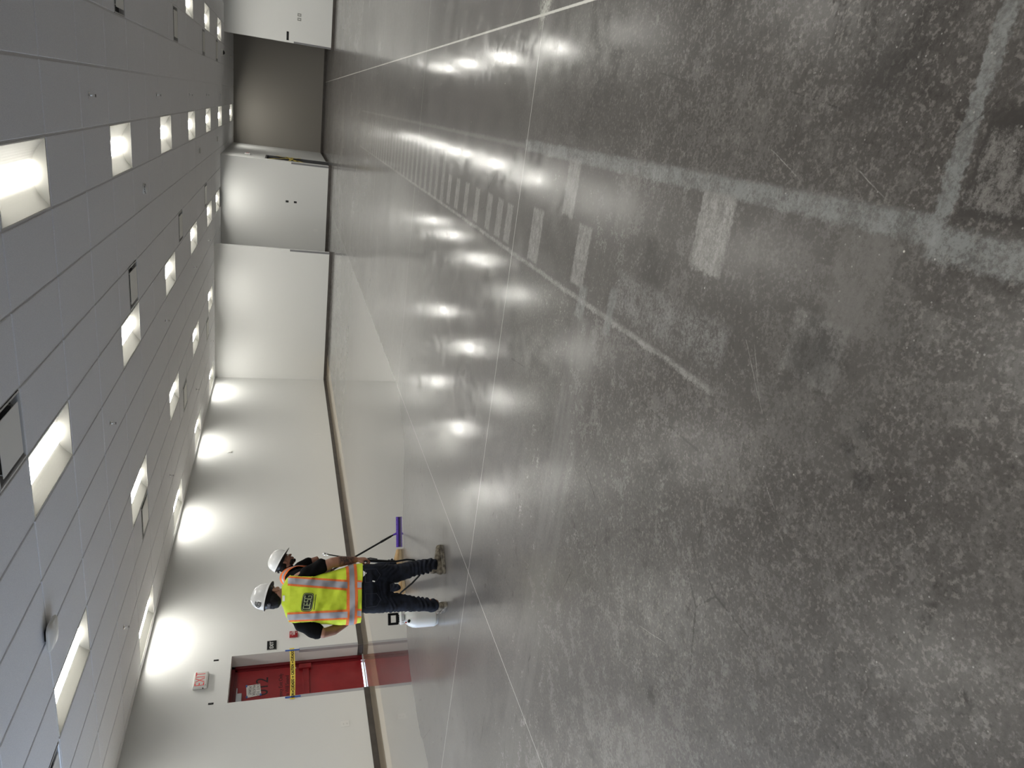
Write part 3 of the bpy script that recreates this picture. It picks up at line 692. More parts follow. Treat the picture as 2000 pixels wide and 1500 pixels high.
def hand(bm, wrist, ydir, zdir, side, curl=(20, 30, 25), spread=4, s=1.0, thumb=30, per=None):
    """palm, four fingers and a thumb; ydir = toward the fingertips, zdir = back of the hand, side=+1: thumb toward +x of the hand frame"""
    y = Vector(ydir).normalized(); z = Vector(zdir); z = (z-y*z.dot(y)).normalized(); x = y.cross(z)*side
    W = Vector(wrist); P_ = lambda a, b_, c_: W + x*a*s + y*b_*s + z*c_*s
    add_tube(bm, [P_(0, -.012, 0), P_(0, .02, 0), P_(.003, .05, .001), P_(.002, .080, 0)], [(.026*s, .019*s), (.034*s, .017*s), (.041*s, .0145*s), (.040*s, .0115*s)], 16, ref=x)
    for k, (px, ln, r) in enumerate(((.029, .072, .0092), (.010, .082, .0095), (-.010, .076, .0091), (-.029, .060, .0082))):
        base = P_(px, .082-(.006 if k == 3 else 0), 0); a = math.radians((1.5-k)*spread); d = y*math.cos(a)+x*math.sin(a); zz = z.copy(); pts = [base-d*.012, base]; rs = [r*1.02*s, r*s]
        cur = per[k] if per else curl
        for j, fr in enumerate((.45, .31, .24)):
            an = math.radians(cur[j]); d, zz = d*math.cos(an)-zz*math.sin(an), zz*math.cos(an)+d*math.sin(an)
            pts.append(pts[-1]+d*ln*fr*s); rs.append(r*(.94-.1*j)*s)
        add_tube(bm, pts, rs, 10)
    b0 = P_(.028, .018, -.006); d = (y*.62+x*.72-z*.3).normalized(); an = math.radians(thumb)
    d2 = (d*math.cos(an)-(z*.7+x*.7).normalized()*math.sin(an)).normalized(); d3 = (d2*math.cos(an*.6)-z*math.sin(an*.6)).normalized()
    add_tube(bm, [P_(.014, .006, -.003), b0, b0+d*.036*s, b0+d*.036*s+d2*.030*s, b0+d*.036*s+d2*.030*s+d3*.022*s], [.013*s, .0135*s, .0112*s, .0105*s, .0085*s], 10)

def head_frame(c, yaw, pitch, roll=0):       # yaw 0 looks along +y; positive yaw turns toward +x; positive pitch looks down
    return Matrix.Translation(c) @ Matrix.Rotation(-yaw, 4, 'Z') @ Matrix.Rotation(-pitch, 4, 'X') @ Matrix.Rotation(roll, 4, 'Y')
def head_skin(bm, F):
    def e(c, r, R=None): 
        M_ = F @ Matrix.Translation(c) @ (R.to_4x4() if R else Matrix()) @ Matrix.Diagonal((*r, 1)); bmesh.ops.create_uvsphere(bm, u_segments=24, v_segments=16, radius=1, matrix=M_)
    e((0, -.012, .030), (.074, .094, .082))          # cranium
    e((0, .020, -.015), (.062, .070, .080))          # face
    e((0, .036, -.062), (.046, .052, .042))          # jaw
    e((0, .066, -.088), (.022, .020, .018))          # chin
    e((0, .083, .018), (.052, .014, .012))           # brow
    for s in (-1, 1):
        e((s*.034, .066, -.018), (.022, .022, .020)) # cheeks
        e((s*.078, -.006, -.010), (.008, .019, .031), Matrix.Rotation(s*.35, 3, 'Z') @ Matrix.Rotation(.15, 3, 'X'))
        e((s*.080, -.004, -.030), (.008, .011, .012))
        e((s*.011, .098, -.028), (.008, .010, .007))
    M_ = F
    add_tube(bm, [M_ @ Vector(v) for v in ((0, .088, .014), (0, .098, -.006), (0, .110, -.024))], [.008, .009, .0115], 10)
    add_tube(bm, [M_ @ Vector(v) for v in ((-.022, .084, -.053), (0, .094, -.051), (.022, .084, -.053))], [.005, .0065, .005], 8)
    add_tube(bm, [M_ @ Vector(v) for v in ((-.018, .083, -.064), (0, .093, -.064), (.018, .083, -.064))], [.005, .007, .005], 8)
def head_extras(F, t, hairlen=.0, beard=False, hairm=HAIR):
    for s in (-1, 1):
        bm = bmesh.new(); add_ell(bm, F @ Vector((s*.031, .081, .000)), (.011, .011, .011), None, 14); obj('eye', bm, EYE, t, smooth=True)
    bm = bmesh.new()
    for c, r in (((0, -.022, .036), (.079, .094, .083)), ((0, -.050, -.010), (.070, .060, .062)), ((0, -.058, -.048), (.055, .040, .030))):
        bmesh.ops.create_uvsphere(bm, u_segments=22, v_segments=14, radius=1, matrix=F @ Matrix.Translation(c) @ Matrix.Diagonal((*r, 1)))
    remesh('hair', bm, hairm, t, .006, 4, lambda p: .0025*wv(p, 60))
    if beard:
        bm = bmesh.new()
        for c, r in (((0, .062, -.088), (.030, .026, .020)), ((-.040, .030, -.070), (.014, .040, .026)), ((.040, .030, -.070), (.014, .040, .026)), ((0, .088, -.045), (.026, .010, .005))):
            bmesh.ops.create_uvsphere(bm, u_segments=18, v_segments=12, radius=1, matrix=F @ Matrix.Translation(c) @ Matrix.Diagonal((*r, 1)))
        remesh('beard', bm, hairm, t, .005, 3, lambda p: .002*wv(p, 70))
def hard_hat(F, t, wide=1.0):
    """shell with ridge and bill, dark suspension band and ratchet; F = head frame"""
    A, B_, hh, z0 = .108*wide, .132*wide, .118, .052
    hat = None
    bm = bmesh.new(); n_ = 40; R = []
    prof = [(1.0, 0.0), (1.0, .10), (.985, .25), (.945, .42), (.87, .60), (.75, .76), (.58, .89), (.36, .97), (.14, 1.0)]
    for f, g_ in prof:
        ring_ = []
        for k in range(n_):
            a = 2*PI*k/n_; x, y = A*f*math.cos(a), B_*f*math.sin(a)-.008
            rd = .006*math.exp(-(x/.016)**2)*g_ if g_ > .3 else 0
            ring_.append(bm.verts.new(F @ Vector((x, y, z0+hh*g_+rd))))
        R.append(ring_)
    for a, c in zip(R, R[1:]):
        for k in range(n_): bm.faces.new((a[k], a[(k+1) % n_], c[(k+1) % n_], c[k]))
    bm.faces.new(R[-1])
    # rim and bill
    O1 = []; O2 = []
    for k in range(n_):
        a = 2*PI*k/n_; c_, s_ = math.cos(a), math.sin(a); ext = .010 + .040*max(0, s_)**2.2
        x, y = (A+ext*.6)*c_, (B_+ext)*s_-.008
        O1.append(bm.verts.new(F @ Vector((x, y, z0-.006-.012*max(0, s_)**2)))); O2.append(bm.verts.new(F @ Vector((x, y, z0-.010-.012*max(0, s_)**2))))
    I2 = [bm.verts.new(F @ Vector(((A-.006)*math.cos(2*PI*k/n_), (B_-.006)*math.sin(2*PI*k/n_)-.008, z0-.004))) for k in range(n_)]
    I3 = [bm.verts.new(F @ Vector(((A-.010)*math.cos(2*PI*k/n_)*.9, (B_-.010)*math.sin(2*PI*k/n_)*.9-.008, z0+.07))) for k in range(n_)]
    for a, c in ((R[0], O1), (O1, O2), (O2, I2), (I2, I3)):
        for k in range(n_): bm.faces.new((a[k], a[(k+1) % n_], c[(k+1) % n_], c[k]))
    bm.faces.new(I3)
    hat = obj('hard_hat', bm, HAT, t, auto=50)
    bm = bmesh.new(); R = []
    for z, f in ((z0+.04, .93), (z0-.012, .95), (z0-.045, .84)):
        R.append([bm.verts.new(F @ Vector(((A*f)*math.cos(2*PI*k/n_), (B_*f)*math.sin(2*PI*k/n_)-.008, z+(.02*max(0, math.sin(2*PI*k/n_)) if z < z0 else 0)))) for k in range(n_)])
    for a, c in zip(R, R[1:]):
        for k in range(n_): bm.faces.new((a[k], a[(k+1) % n_], c[(k+1) % n_], c[k]))
    for a, c in ((1.0, .80),):
        U = [bm.verts.new(F @ Vector(((A+(.008+.040*max(0, math.sin(2*PI*k/n_))**2.2)*.6)*math.cos(2*PI*k/n_)*.975, (B_+.008+.040*max(0, math.sin(2*PI*k/n_))**2.2)*math.sin(2*PI*k/n_)*.975-.008, z0-.0115-.012*max(0, math.sin(2*PI*k/n_))**2))) for k in range(n_)]
        Wn = [bm.verts.new(F @ Vector((A*.80*math.cos(2*PI*k/n_), B_*.80*math.sin(2*PI*k/n_)-.008, z0-.022))) for k in range(n_)]
        for k in range(n_): bm.faces.new((U[k], U[(k+1) % n_], Wn[(k+1) % n_], Wn[k]))
    obj('suspension_band', bm, BLACK, hat, smooth=True)
    bm = bmesh.new(); bmesh.ops.create_cube(bm, size=1, matrix=F @ Matrix.Translation((0, -B_*.86-.012, z0-.045)) @ Matrix.Diagonal((.052, .020, .026, 1)))
    for e in (0,): bmesh.ops.bevel(bm, geom=bm.edges[:], offset=.004, segments=2, affect='EDGES')
    obj('ratchet', bm, mat('ratchet_grey', (.05, .05, .065), .35), hat)
    return hat
def shoe(name, toe, heel, m, sm, t, ht=.10, sc_=1.0):
    toe, heel = Vector(toe), Vector(heel); d = (toe-heel).normalized(); L = (toe-heel).length; u = Vector((0,0,1)); z0 = heel.z
    sd = d.cross(u)
    P_ = lambda f, z, o=0: heel + d*L*f + sd*o + Vector((0, 0, z))
    bm = bmesh.new()
    add_tube(bm, [P_(.08, .045), P_(.3, .052), P_(.55, .050), P_(.78, .042), P_(.93, .038)], [(.034, .040), (.037, .045), (.042, .038), (.045, .030), (.038, .026)], 18, ref=sd)
    add_tube(bm, [P_(.20, .05), P_(.17, ht), P_(.16, ht+.02)], [(.034, .042), (.036, .042), (.037, .043)], 16, ref=sd)
    sh = remesh(name, bm, m, t, .005, 4, lambda p: .0012*wv(p, 40))
    bm = bmesh.new(); n_ = 24; R = []
    for z, g_ in ((0, .0), (.0, 1.0), (.028, 1.03), (.032, .9)):
        ring_ = []
        for k in range(n_):
            a = 2*PI*k/n_; f = .5+.53*math.cos(a); wd = (.040+.010*f)*abs(math.sin(a))**.75*math.copysign(1, math.sin(a))
            ring_.append(bm.verts.new(heel + d*L*(.5+(f-.5)*max(g_, .05)) + sd*wd*max(g_, .05) + Vector((0, 0, z))))
        R.append(ring_)
    for a, c in zip(R, R[1:]):
        for k in range(n_): bm.faces.new((a[k], a[(k+1) % n_], c[(k+1) % n_], c[k]))
    bm.faces.new(R[0]); bm.faces.new(R[-1])
    obj('sole', bm, sm, sh, auto=50)
    bm = bmesh.new()
    for k in range(4):
        f = .34+.09*k; z = .098-.016*k*1.1
        add_tube(bm, [P_(f, z-.012, -.026), P_(f+.01, z, 0), P_(f, z-.012, .026)], [.0035]*3, 8)
    obj('laces', bm, mat('lace', (.05, .045, .04), .8), sh, smooth=True)
    return sh
def folds(seed, amp=.004, ank=.30):
    def f(p):
        k = max(0, 1-abs(p.z-.14)/ank*1.2)
        kn = max(0, 1-abs(p.z-.50)/.16)
        return amp*(wv(p, 7, seed) + 1.2*wv(Vector((p.x*.35+p.z*.6, p.y*.35, p.z*3.0)), 9, seed+3)) + (.012*k+.005*kn)*math.sin(p.z*150+11*wv(p, 6, seed+9)+6*math.sin(p.x*9+p.y*13))*(.6+wv(p, 12, seed+5))
    return f

# ---- worker with the yellow-green vest, seen from behind
ang = math.atan2(.609, .793)
W1 = thing('person', 'person seen from behind in lime reflective vest and white hard hat, holding a sprayer wand', 'person', (-3.95, 5.15, 0), ang, 'workers')
F1 = head_frame((-.018, .015, 1.487), math.radians(38), math.radians(12), math.radians(4))
bm = bmesh.new(); head_skin(bm, F1)
V = Vector
add_tube(bm, [(-.012, -.005, 1.30), (-.010, -.004, 1.37), (-.014, .0, 1.43)], [.064, .060, .062], 18)
add_tube(bm, [(-.03, .0, .80), (-.045, 0, .95), (-.05, 0, 1.12), (-.048, 0, 1.25), (-.03, 0, 1.33)], [(.15, .10), (.14, .09), (.155, .10), (.17, .095), (.10, .06)], 20, ref=(1,0,0))
add_tube(bm, [(-.20, .0, 1.30), (-.275, -.01, 1.20), (-.340, -.035, 1.075), (-.325, .03, .985), (-.275, .13, .86)], [.052, .050, .043, .043, .029], 16)
add_tube(bm, [(.115, .0, 1.285), (.175, -.015, 1.17), (.235, -.030, 1.005), (.243, -.005, .93), (.252, .045, .80)], [.052, .050, .045, .047, .029], 16)
hand(bm, (.252, .048, .785), (.05, .25, -1), (.95, -.35, .05), 1, per=((38, 62, 40), (42, 66, 42), (46, 68, 44), (50, 70, 44)), s=1.02, thumb=42)
hand(bm, (-.268, .145, .845), (.35, .6, -.7), (-.7, -.2, -.5), -1, curl=(30, 35, 25))
add_tube(bm, [(-.10, 0, .82), (-.13, .01, .5), (-.17, 0, .10)], [.07, .05, .035], 14); add_tube(bm, [(.06, 0, .80), (.11, .01, .46), (.17, 0, .10)], [.07, .05, .035], 14)
remesh('body', bm, SKIN, W1, .0045, 5)
head_extras(F1, W1)
hat = hard_hat(F1, W1, .92)
# emblem on the hat: open ring with bars (back left side)
bm = bmesh.new()
def hatpt(a, g_, o=.0015):       # point on the shell: azimuth, height fraction
    f = {True: 1}.get(False, math.sqrt(max(0, 1-(g_*.97)**2.4))**.9)
    o = .004; return F1 @ V(((.108*.92*f+o)*math.cos(a), (.132*.92*f+o)*math.sin(a)-.008, .052+.118*g_))
HI = mat('hat_print', (.02, .022, .022), .4)
a0, g0 = math.radians(-80), .36
def stroke(pts, wd=.055):
    P_ = [(a0+u*.34, g0+v*.20) for u, v in pts]
    for (u0, v0), (u1, v1) in zip(P_, P_[1:]):
        dx_, dy_ = u1-u0, v1-v0; l = math.hypot(dx_/.34, dy_/.20); nx, ny = -(dy_/.20)/l*wd*.34*1.6, (dx_/.34)/l*wd*.20*1.6
        vs = [bm.verts.new(hatpt(u0+nx, v0+ny)), bm.verts.new(hatpt(u1+nx, v1+ny)), bm.verts.new(hatpt(u1-nx, v1-ny)), bm.verts.new(hatpt(u0-nx, v0-ny))]
        bm.faces.new(vs)
stroke([(math.cos(math.radians(d)), math.sin(math.radians(d))) for d in range(-60, -310, -18)], .10)
stroke([(-.45, .45), (.35, .45)], .08); stroke([(-.45, .0), (.45, .0)], .08); stroke([(-.45, .45), (-.45, -.5)], .08); stroke([(-.45, -.5), (.5, -.5)], .08); stroke([(.45, .0), (.45, -.5)], .07)
obj('hat_emblem', bm, HI, hat)
# t-shirt
bm = bmesh.new()
add_tube(bm, [(-.045, .005, .86), (-.055, 0, 1.05), (-.05, 0, 1.2), (-.045, 0, 1.29), (-.035, 0, 1.345)], [(.165, .10), (.16, .10), (.172, .112), (.185, .11), (.11, .07)], 24, ref=(1,0,0))
add_tube(bm, [(-.16, 0, 1.31), (-.245, -.005, 1.245), (-.318, -.022, 1.135)], [.062, .072, .068], 18, cap=True)
add_tube(bm, [(.07, 0, 1.29), (.145, -.006, 1.215), (.212, -.020, 1.095)], [.062, .070, .064], 18)
add_tube(bm, [(-.012, 0, 1.33), (-.010, 0, 1.365)], [.070, .066], 16)
remesh('tshirt', bm, TEE, W1, .006, 5, lambda p: .003*wv(p, 14)+.003*math.sin(p.z*60+p.x*40+4*wv(p, 6)))
# vest
VR = [(1.418, -.010, .000, .072, .066), (1.402, -.014, .000, .098, .078), (1.382, -.026, .0, .150, .094), (1.355, -.040, .0, .190, .112), (1.31, -.048, 0, .208, .128), (1.25, -.052, -.004, .212, .138), (1.15, -.057, -.004, .206, .142),
      (1.05, -.058, .002, .212, .146), (.95, -.055, .006, .232, .150), (.86, -.046, .010, .245, .155), (.80, -.037, .012, .249, .157), (.765, -.033, .012, .250, .158)]
def vrow_(z):
    for a, c in zip(VR, VR[1:]):
        if a[0] >= z >= c[0]:
            f = (a[0]-z)/(a[0]-c[0]); return [a[k]*(1-f)+c[k]*f for k in range(1, 5)]
    return VR[0][1:] if z > VR[0][0] else VR[-1][1:]
PW = 2.5
def vdisp(x, z): 
    return .013*math.sin(z*42+x*16+2.5*noise.noise(V((x*7, 0, z*6)))) * min(1, max(0, (1.36-z)*5)) * (.35+.65*abs(x+.05)/.22) + .012*noise.noise(V((x*11, 3, z*8))) + .006*noise.noise(V((x*26, 5, z*20)))
def vsurf(c_, s_, z, off=0):
    c_x, c_y, a, b_ = vrow_(z)
    x = c_x+a*math.copysign(abs(c_)**(2/PW), c_); y = c_y+b_*math.copysign(abs(s_)**(2/PW), s_)
    d = vdisp(x, z)*math.copysign(min(1, abs(s_)*1.6), s_)
    return V((x+off*c_, y+d+off*s_, z-(.02 if z < .80 and x > .05 else 0)*(.80-z)/.035*(x/.2)))
def vback(x, z, off=.0):                 # a point on the back of the vest
    c_x, c_y, a, b_ = vrow_(z); q = max(-.998, min(.998, (x-c_x)/a)); c_ = math.copysign(abs(q)**(PW/2), q)
    return vsurf(c_, -math.sqrt(max(0, 1-c_*c_)), z, off)
def vpt(th, z, off=0): return vsurf(math.cos(th), math.sin(th), z, off)
bm = bmesh.new(); zs = [1.418-.653*k/150 for k in range(151)]; n_ = 200
G_ = [[bm.verts.new(vpt(2*PI*k/n_, z)) for k in range(n_)] for z in zs]
for i in range(len(zs)-1):
    for k in range(n_):
        th = 2*PI*(k+.5)/n_; z = zs[i]
        side = min(abs(th-PI), abs(th), abs(th-2*PI))
        if 1.10 < z < 1.352 and side < .50*math.sqrt(max(0, 1-((z-1.225)/.135)**2))+.08: continue       # armholes
        if math.sin(th) > .97 and z > 1.05: continue                                                      # open front
        bm.faces.new((G_[i][k], G_[i][(k+1) % n_], G_[i+1][(k+1) % n_], G_[i+1][k]))
vest = obj('safety_vest', bm, LIME, W1, smooth=True)
sm_ = vest.modifiers.new('thickness', 'SOLIDIFY'); sm_.thickness = .003; sm_.offset = 0
def patch(fn, u0, u1, nu, v0, v1, nv):
    b_ = bmesh.new(); g__ = [[b_.verts.new(fn(u0+(u1-u0)*i/nu, v0+(v1-v0)*j/nv)) for j in range(nv+1)] for i in range(nu+1)]
    for i in range(nu):
        for j in range(nv): b_.faces.new((g__[i][j], g__[i+1][j], g__[i+1][j+1], g__[i][j+1]))
    return b_
def vstripe(top, bot, z0, z1):            # slanting band on the back: (xl, xr) at top and bottom
    def fn_(o):
        def fn(u, v):
            z = z0+(z1-z0)*v; l = top[0]*(1-v)+bot[0]*v; r = top[1]*(1-v)+bot[1]*v; return vback(l+(r-l)*u, z, o)
        return fn
    obj('orange_stripe', patch(fn_(.0045), 0, 1, 8, 0, 1, 60), ORANGE, vest, smooth=True)
    obj('silver_stripe', patch(fn_(.0062), .20, .80, 6, 0, 1, 60), SILVER, vest, smooth=True)
vstripe((-.222, -.148), (-.240, -.160), 1.372, .885); vstripe((.064, .140), (-.008, .078), 1.372, .885)
vstripe((-.232, -.160), (-.236, -.166), .803, .768); vstripe((-.006, .072), (-.006, .066), .803, .768)
obj('orange_stripe', patch(lambda u, v: vpt(u, v, .0045), 0, 2*PI, 96, .893, .800, 8), ORANGE, vest, smooth=True)
obj('silver_stripe', patch(lambda u, v: vpt(u, v, .0062), 0, 2*PI, 96, .868, .824, 6), SILVER, vest, smooth=True)
# printed badge on the back: framed lettering
def badge(u, v, o): return vback(-.077+u*.072+v*.004, 1.213+v*.047-u*.010, o)
INKG = mat('badge_ink', (.012, .020, .012), .6); PALEG = mat('badge_lime', (.42, .50, .14), .7)
def rr(scale, o, m, name):
    b_ = bmesh.new(); N_ = 40; R_ = []
    for f in (0.02, .25, .5, .75, 1):
        R_.append([b_.verts.new(badge(scale*f*math.copysign(abs(math.cos(a))**.42, math.cos(a)), scale*f*math.copysign(abs(math.sin(a))**.42, math.sin(a))*(1 if scale > .9 else 1), o)) for a in [2*PI*k/N_ for k in range(N_)]])
    for a, c in zip(R_, R_[1:]):
        for k in range(N_): b_.faces.new((a[k], a[(k+1) % N_], c[(k+1) % N_], c[k]))
    b_.faces.new(R_[0]); return obj(name, b_, m, vest, smooth=True)
rr(1.0, .0050, INKG, 'badge'); rr(.93, .0058, PALEG, 'badge_outline'); rr(.87, .0066, INKG, 'badge_field')
bm = bmesh.new()
def bar(u0, v0, u1, v1): 
    vs = [[bm.verts.new(badge(u0+(u1-u0)*i/3, v0+(v1-v0)*j/3, .0076)) for j in range(4)] for i in range(4)]
    for i in range(3):
        for j in range(3): bm.faces.new((vs[i][j], vs[i+1][j], vs[i+1][j+1], vs[i][j+1]))
tk, tv = .055, .11
def glyph(l, r, top, bot, segs):
    mid = (top+bot)/2
    for s_ in segs:
        if s_ == 't': bar(l, top-tv, r, top)
        if s_ == 'b': bar(l, bot, r, bot+tv)
        if s_ == 'm': bar(l, mid-tv/2, r, mid+tv/2)
        if s_ == 'l': bar(l, bot, l+tk, top)
        if s_ == 'L': bar(l, mid, l+tk, top)
        if s_ == 'R': bar(r-tk, bot, r, mid)
        if s_ == 'g': bar((l+r)/2, mid-tv/2-.05, r, mid+tv/2-.05); bar(r-tk, bot, r, mid)
glyph(-.72, -.42, .62, -.55, 'tbl'); glyph(-.36, -.06, .62, -.55, 'tbml'); glyph(.0, .30, .62, -.60, 'tbmLR'); glyph(.36, .70, .62, -.66, 'tblg')
obj('badge_lettering', bm, mat('badge_letters', (.55, .62, .34), .6), vest)
bm = patch(lambda u, v: badge(u, v, .0048), -.85, .85, 12, -1.32, -1.22, 1); obj('badge_caption', bm, INKG, vest)
# neck label and jeans
obj('neck_label', patch(lambda u, v: vback(u, v, .006), -.055, -.012, 4, 1.393, 1.412, 3), WHITE, vest)
bm = bmesh.new()
add_tube(bm, [(-.01, .0, .86), (-.005, -.005, .78), (.0, -.012, .68), (.0, .0, .60)], [(.165, .098), (.200, .124), (.195, .142), (.13, .10)], 28, ref=(1,0,0), power=2.3)
add_tube(bm, [(-.105, -.01, .70), (-.125, .0, .56), (-.140, .015, .42), (-.165, -.005, .27), (-.186, -.015, .125)], [(.105, .115), (.094, .098), (.077, .080), (.064, .070), (.054, .062)], 24, ref=(1,0,0))
add_tube(bm, [(.105, -.01, .70), (.105, .0, .56), (.115, .030, .42), (.145, .005, .27), (.165, -.01, .115)], [(.107, .115), (.094, .100), (.078, .082), (.066, .072), (.060, .064)], 24, ref=(1,0,0))
jeans = remesh('jeans', bm, DENIM, W1, .006, 5, folds(2))
bm = bmesh.new()
for xc in (-.10, .105):
    q = [(xc-.055, .735), (xc+.055, .735), (xc+.052, .64), (xc, .605), (xc-.052, .64)]
    for (xa, za), (xb, zb) in zip(q, q[1:]+q[:1]): add_tube(bm, [(xa, -.148-.004, za), (xb, -.148-.004, zb)], [.0018]*2, 6)
obj('pocket_stitching', bm, mat('denim_stitch', (.016, .019, .030), .8), jeans)
bm = bmesh.new(); bmesh.ops.create_cube(bm, size=1, matrix=Matrix.Translation((.055, -.160, .665)) @ Matrix.Rotation(.3, 4, 'Y') @ Matrix.Diagonal((.010, .004, .022, 1))); obj('pocket_tag', bm, WHITE, jeans)
bm = bmesh.new(); q = [(.098, -.152, .752), (.150, -.132, .752), (.128, -.149, .722)]
A_ = [bm.verts.new(v) for v in q]; B_ = [bm.verts.new((x, y+.006, z)) for x, y, z in q]; bm.faces.new(A_); bm.faces.new(B_[::-1])
for k in range(3): bm.faces.new((A_[k], B_[k], B_[(k+1) % 3], A_[(k+1) % 3]))
obj('pocket_cloth', bm, WHITE, jeans)
shoe('shoe', (.335, .055, .002), (.088, -.030, .002), SHOE1, SOLE1, W1, .095)
shoe('shoe', (-.235, .205, .002), (-.190, -.055, .002), SHOE1, SOLE1, W1, .10)

# ---- sprayer wand with its hose (held, so a thing of its own), in the frame of the first worker
BL = mat('black_rubber', (.004, .004, .0045), .5, spec=.3)
SW = thing('sprayer_wand', 'black sprayer wand with metal nozzle and hose, held by the person in the lime vest', 'sprayer wand', (-3.95, 5.15, 0), ang)
bm = bmesh.new(); add_tube(bm, [(.245, .085, .74), (.268, .10, .83), (.292, .115, .93), (.314, .13, 1.03)], [.0055]*4, 10); obj('lance', bm, BL, SW, smooth=True)
bm = bmesh.new(); d_ = V((.024, .014, .10)).normalized(); p0 = V((.314, .13, 1.03)); add_tube(bm, [p0, p0+d_*.018], [.009]*2, 12); add_tube(bm, [p0+d_*.026, p0+d_*.036], [.012]*2, 12); add_tube(bm, [p0+d_*.012, p0+d_*.045], [.006]*2, 10); obj('nozzle', bm, CHROME, SW, smooth=True)
bm = bmesh.new(); add_tube(bm, [(.248, .088, .745), (.240, .085, .68), (.231, .080, .60), (.222, .078, .50)], [.013, .0145, .015, .012], 14); add_tube(bm, [(.252, .105, .72), (.262, .115, .66), (.250, .105, .60)], [.005, .006, .005], 8)
obj('grip', bm, BL, SW, smooth=True)
bm = bmesh.new(); add_tube(bm, [(.222, .078, .51), (.219, .082, .43), (.230, .092, .33), (.222, .115, .26), (.175, .150, .205), (.085, .200, .195), (.02, .235, .26), (-.06, .29, .36), (-.14, .36, .372), (-.20, .40, .345)], [.0085]*10, 12); obj('hose', bm, BL, SW, smooth=True)

# ---- white pump sprayer on the floor
SP = thing('pump_sprayer', 'white plastic pump sprayer with black handle standing behind the left foot', 'sprayer', (-4.455, 5.325, 0), math.atan2(.637, .771))
PLA = mat('white_tank_plastic', (.72, .73, .72), .32); PLA.node_tree.nodes['Principled BSDF'].inputs['Subsurface Weight'].default_value = .1
bm = bmesh.new(); add_lathe(bm, [(.078, .004), (.090, .010), (.096, .028), (.097, .10), (.096, .20), (.090, .235), (.074, .268), (.050, .295), (.038, .305), (.036, .315)], seg=40); add_lathe(bm, [(.084, 0), (.084, .012)], seg=30); obj('tank', bm, PLA, SP, auto=50)
bm = bmesh.new(); add_lathe(bm, [(.046, .312), (.056, .318), (.058, .342), (.052, .350), (.020, .356)], seg=32)
for k in range(16):
    a = 2*PI*k/16; add_box(bm, (.056*math.cos(a)-.004, .056*math.sin(a)-.004, .320), (.056*math.cos(a)+.004, .056*math.sin(a)+.004, .342))
obj('cap', bm, PLA, SP, auto=40)
bm = bmesh.new()
add_box(bm, (-.020, -.018, .350), (.020, .018, .368), .004); add_box(bm, (-.052, -.012, .362), (.052, .012, .386), .004); add_box(bm, (-.054, -.014, .434), (.054, .014, .461), .005)
for s in (-1, 1): add_box(bm, (s*.043-.011, -.012, .37), (s*.043+.011, .012, .45), .004)
add_box(bm, (-.034, -.008, .345), (-.022, .008, .372)); add_box(bm, (.022, -.008, .345), (.034, .008, .372))
obj('pump_handle', bm, BLACK, SP)
bm = bmesh.new(); d_ = V((-.35, -.85, .35)).normalized(); p0 = V((-.026, -.066, .272)); add_tube(bm, [p0, p0+d_*.018], [.013, .013], 14); obj('outlet_nut', bm, BLACK, SP, smooth=True)
bm = bmesh.new(); add_ell(bm, (-.04, -.052, .300), (.007, .007, .009)); obj('relief_valve', bm, mat('red_plastic', (.45, .03, .03), .4), SP, smooth=True)

# ---- second worker, in profile, leaning over the floor squeegee
ang2 = math.atan2(.592, .806)
W2 = thing('person', 'person leaning forward in black shirt and orange vest, white hard hat, holding the squeegee pole', 'person', (-5.22, 7.10, 0), ang2, 'workers')
F2 = head_frame((.176, .0, 1.375), math.radians(82), math.radians(27), 0)
bm = bmesh.new(); head_skin(bm, F2)
add_tube(bm, [(.02, -.01, 1.29), (.085, -.005, 1.325), (.145, -.002, 1.345)], [.066, .060, .060], 18)
add_tube(bm, [(-.17, .02, .84), (-.12, .01, 1.0), (-.06, 0, 1.14), (.0, 0, 1.25), (.03, 0, 1.30)], [(.095, .15), (.085, .14), (.095, .155), (.09, .16), (.06, .09)], 20, ref=(1,0,0))
add_tube(bm, [(.07, .17, 1.24), (.15, .20, 1.13), (.195, .215, 1.0), (.120, .215, .955), (.035, .205, .93)], [.050, .047, .040, .038, .028], 16)
add_tube(bm, [(.03, -.17, 1.24), (.03, -.215, 1.11), (.005, -.20, .97), (.04, -.06, .91), (.075, .10, .865)], [.050, .047, .040, .036, .028], 16)
hand(bm, (.045, .205, .930), (-1, -.1, -.1), (-.05, .95, .3), -1, per=((50, 70, 45),)*4, thumb=45)
hand(bm, (.070, .105, .862), (-.3, 1, .0), (.9, .3, .3), 1, per=((50, 70, 45),)*4, thumb=45)
add_tube(bm, [(-.20, -.06, .84), (-.14, -.12, .48), (-.20, -.17, .10)], [.07, .05, .035], 14); add_tube(bm, [(-.19, .08, .84), (-.02, .06, .48), (.09, .04, .10)], [.07, .05, .035], 14)
remesh('body', bm, SKIN2, W2, .0055, 5)
head_extras(F2, W2, beard=True)
hat2 = hard_hat(F2, W2, 1.0)
bm = bmesh.new()
for a_, g_ in ((math.radians(-100), .35), (math.radians(-118), .42)):
    f = math.sqrt(1-(g_*.97)**2.4)**.9; p_ = F2 @ V(((.108*f+.001)*math.cos(a_), (.132*f+.001)*math.sin(a_)-.008, .052+.118*g_))
    bmesh.ops.create_cube(bm, size=1, matrix=Matrix.Translation(p_) @ F2.to_3x3().to_4x4() @ Matrix.Rotation(a_, 4, 'Z') @ Matrix.Diagonal((.004, .022, .012, 1)))
obj('hat_sticker', bm, BLACK, hat2)
bm = bmesh.new()
add_tube(bm, [(-.17, .02, .86), (-.125, .01, 1.0), (-.065, 0, 1.14), (-.005, 0, 1.25), (.035, 0, 1.315)], [(.125, .175), (.115, .165), (.12, .185), (.11, .19), (.07, .10)], 26, ref=(1,0,0))
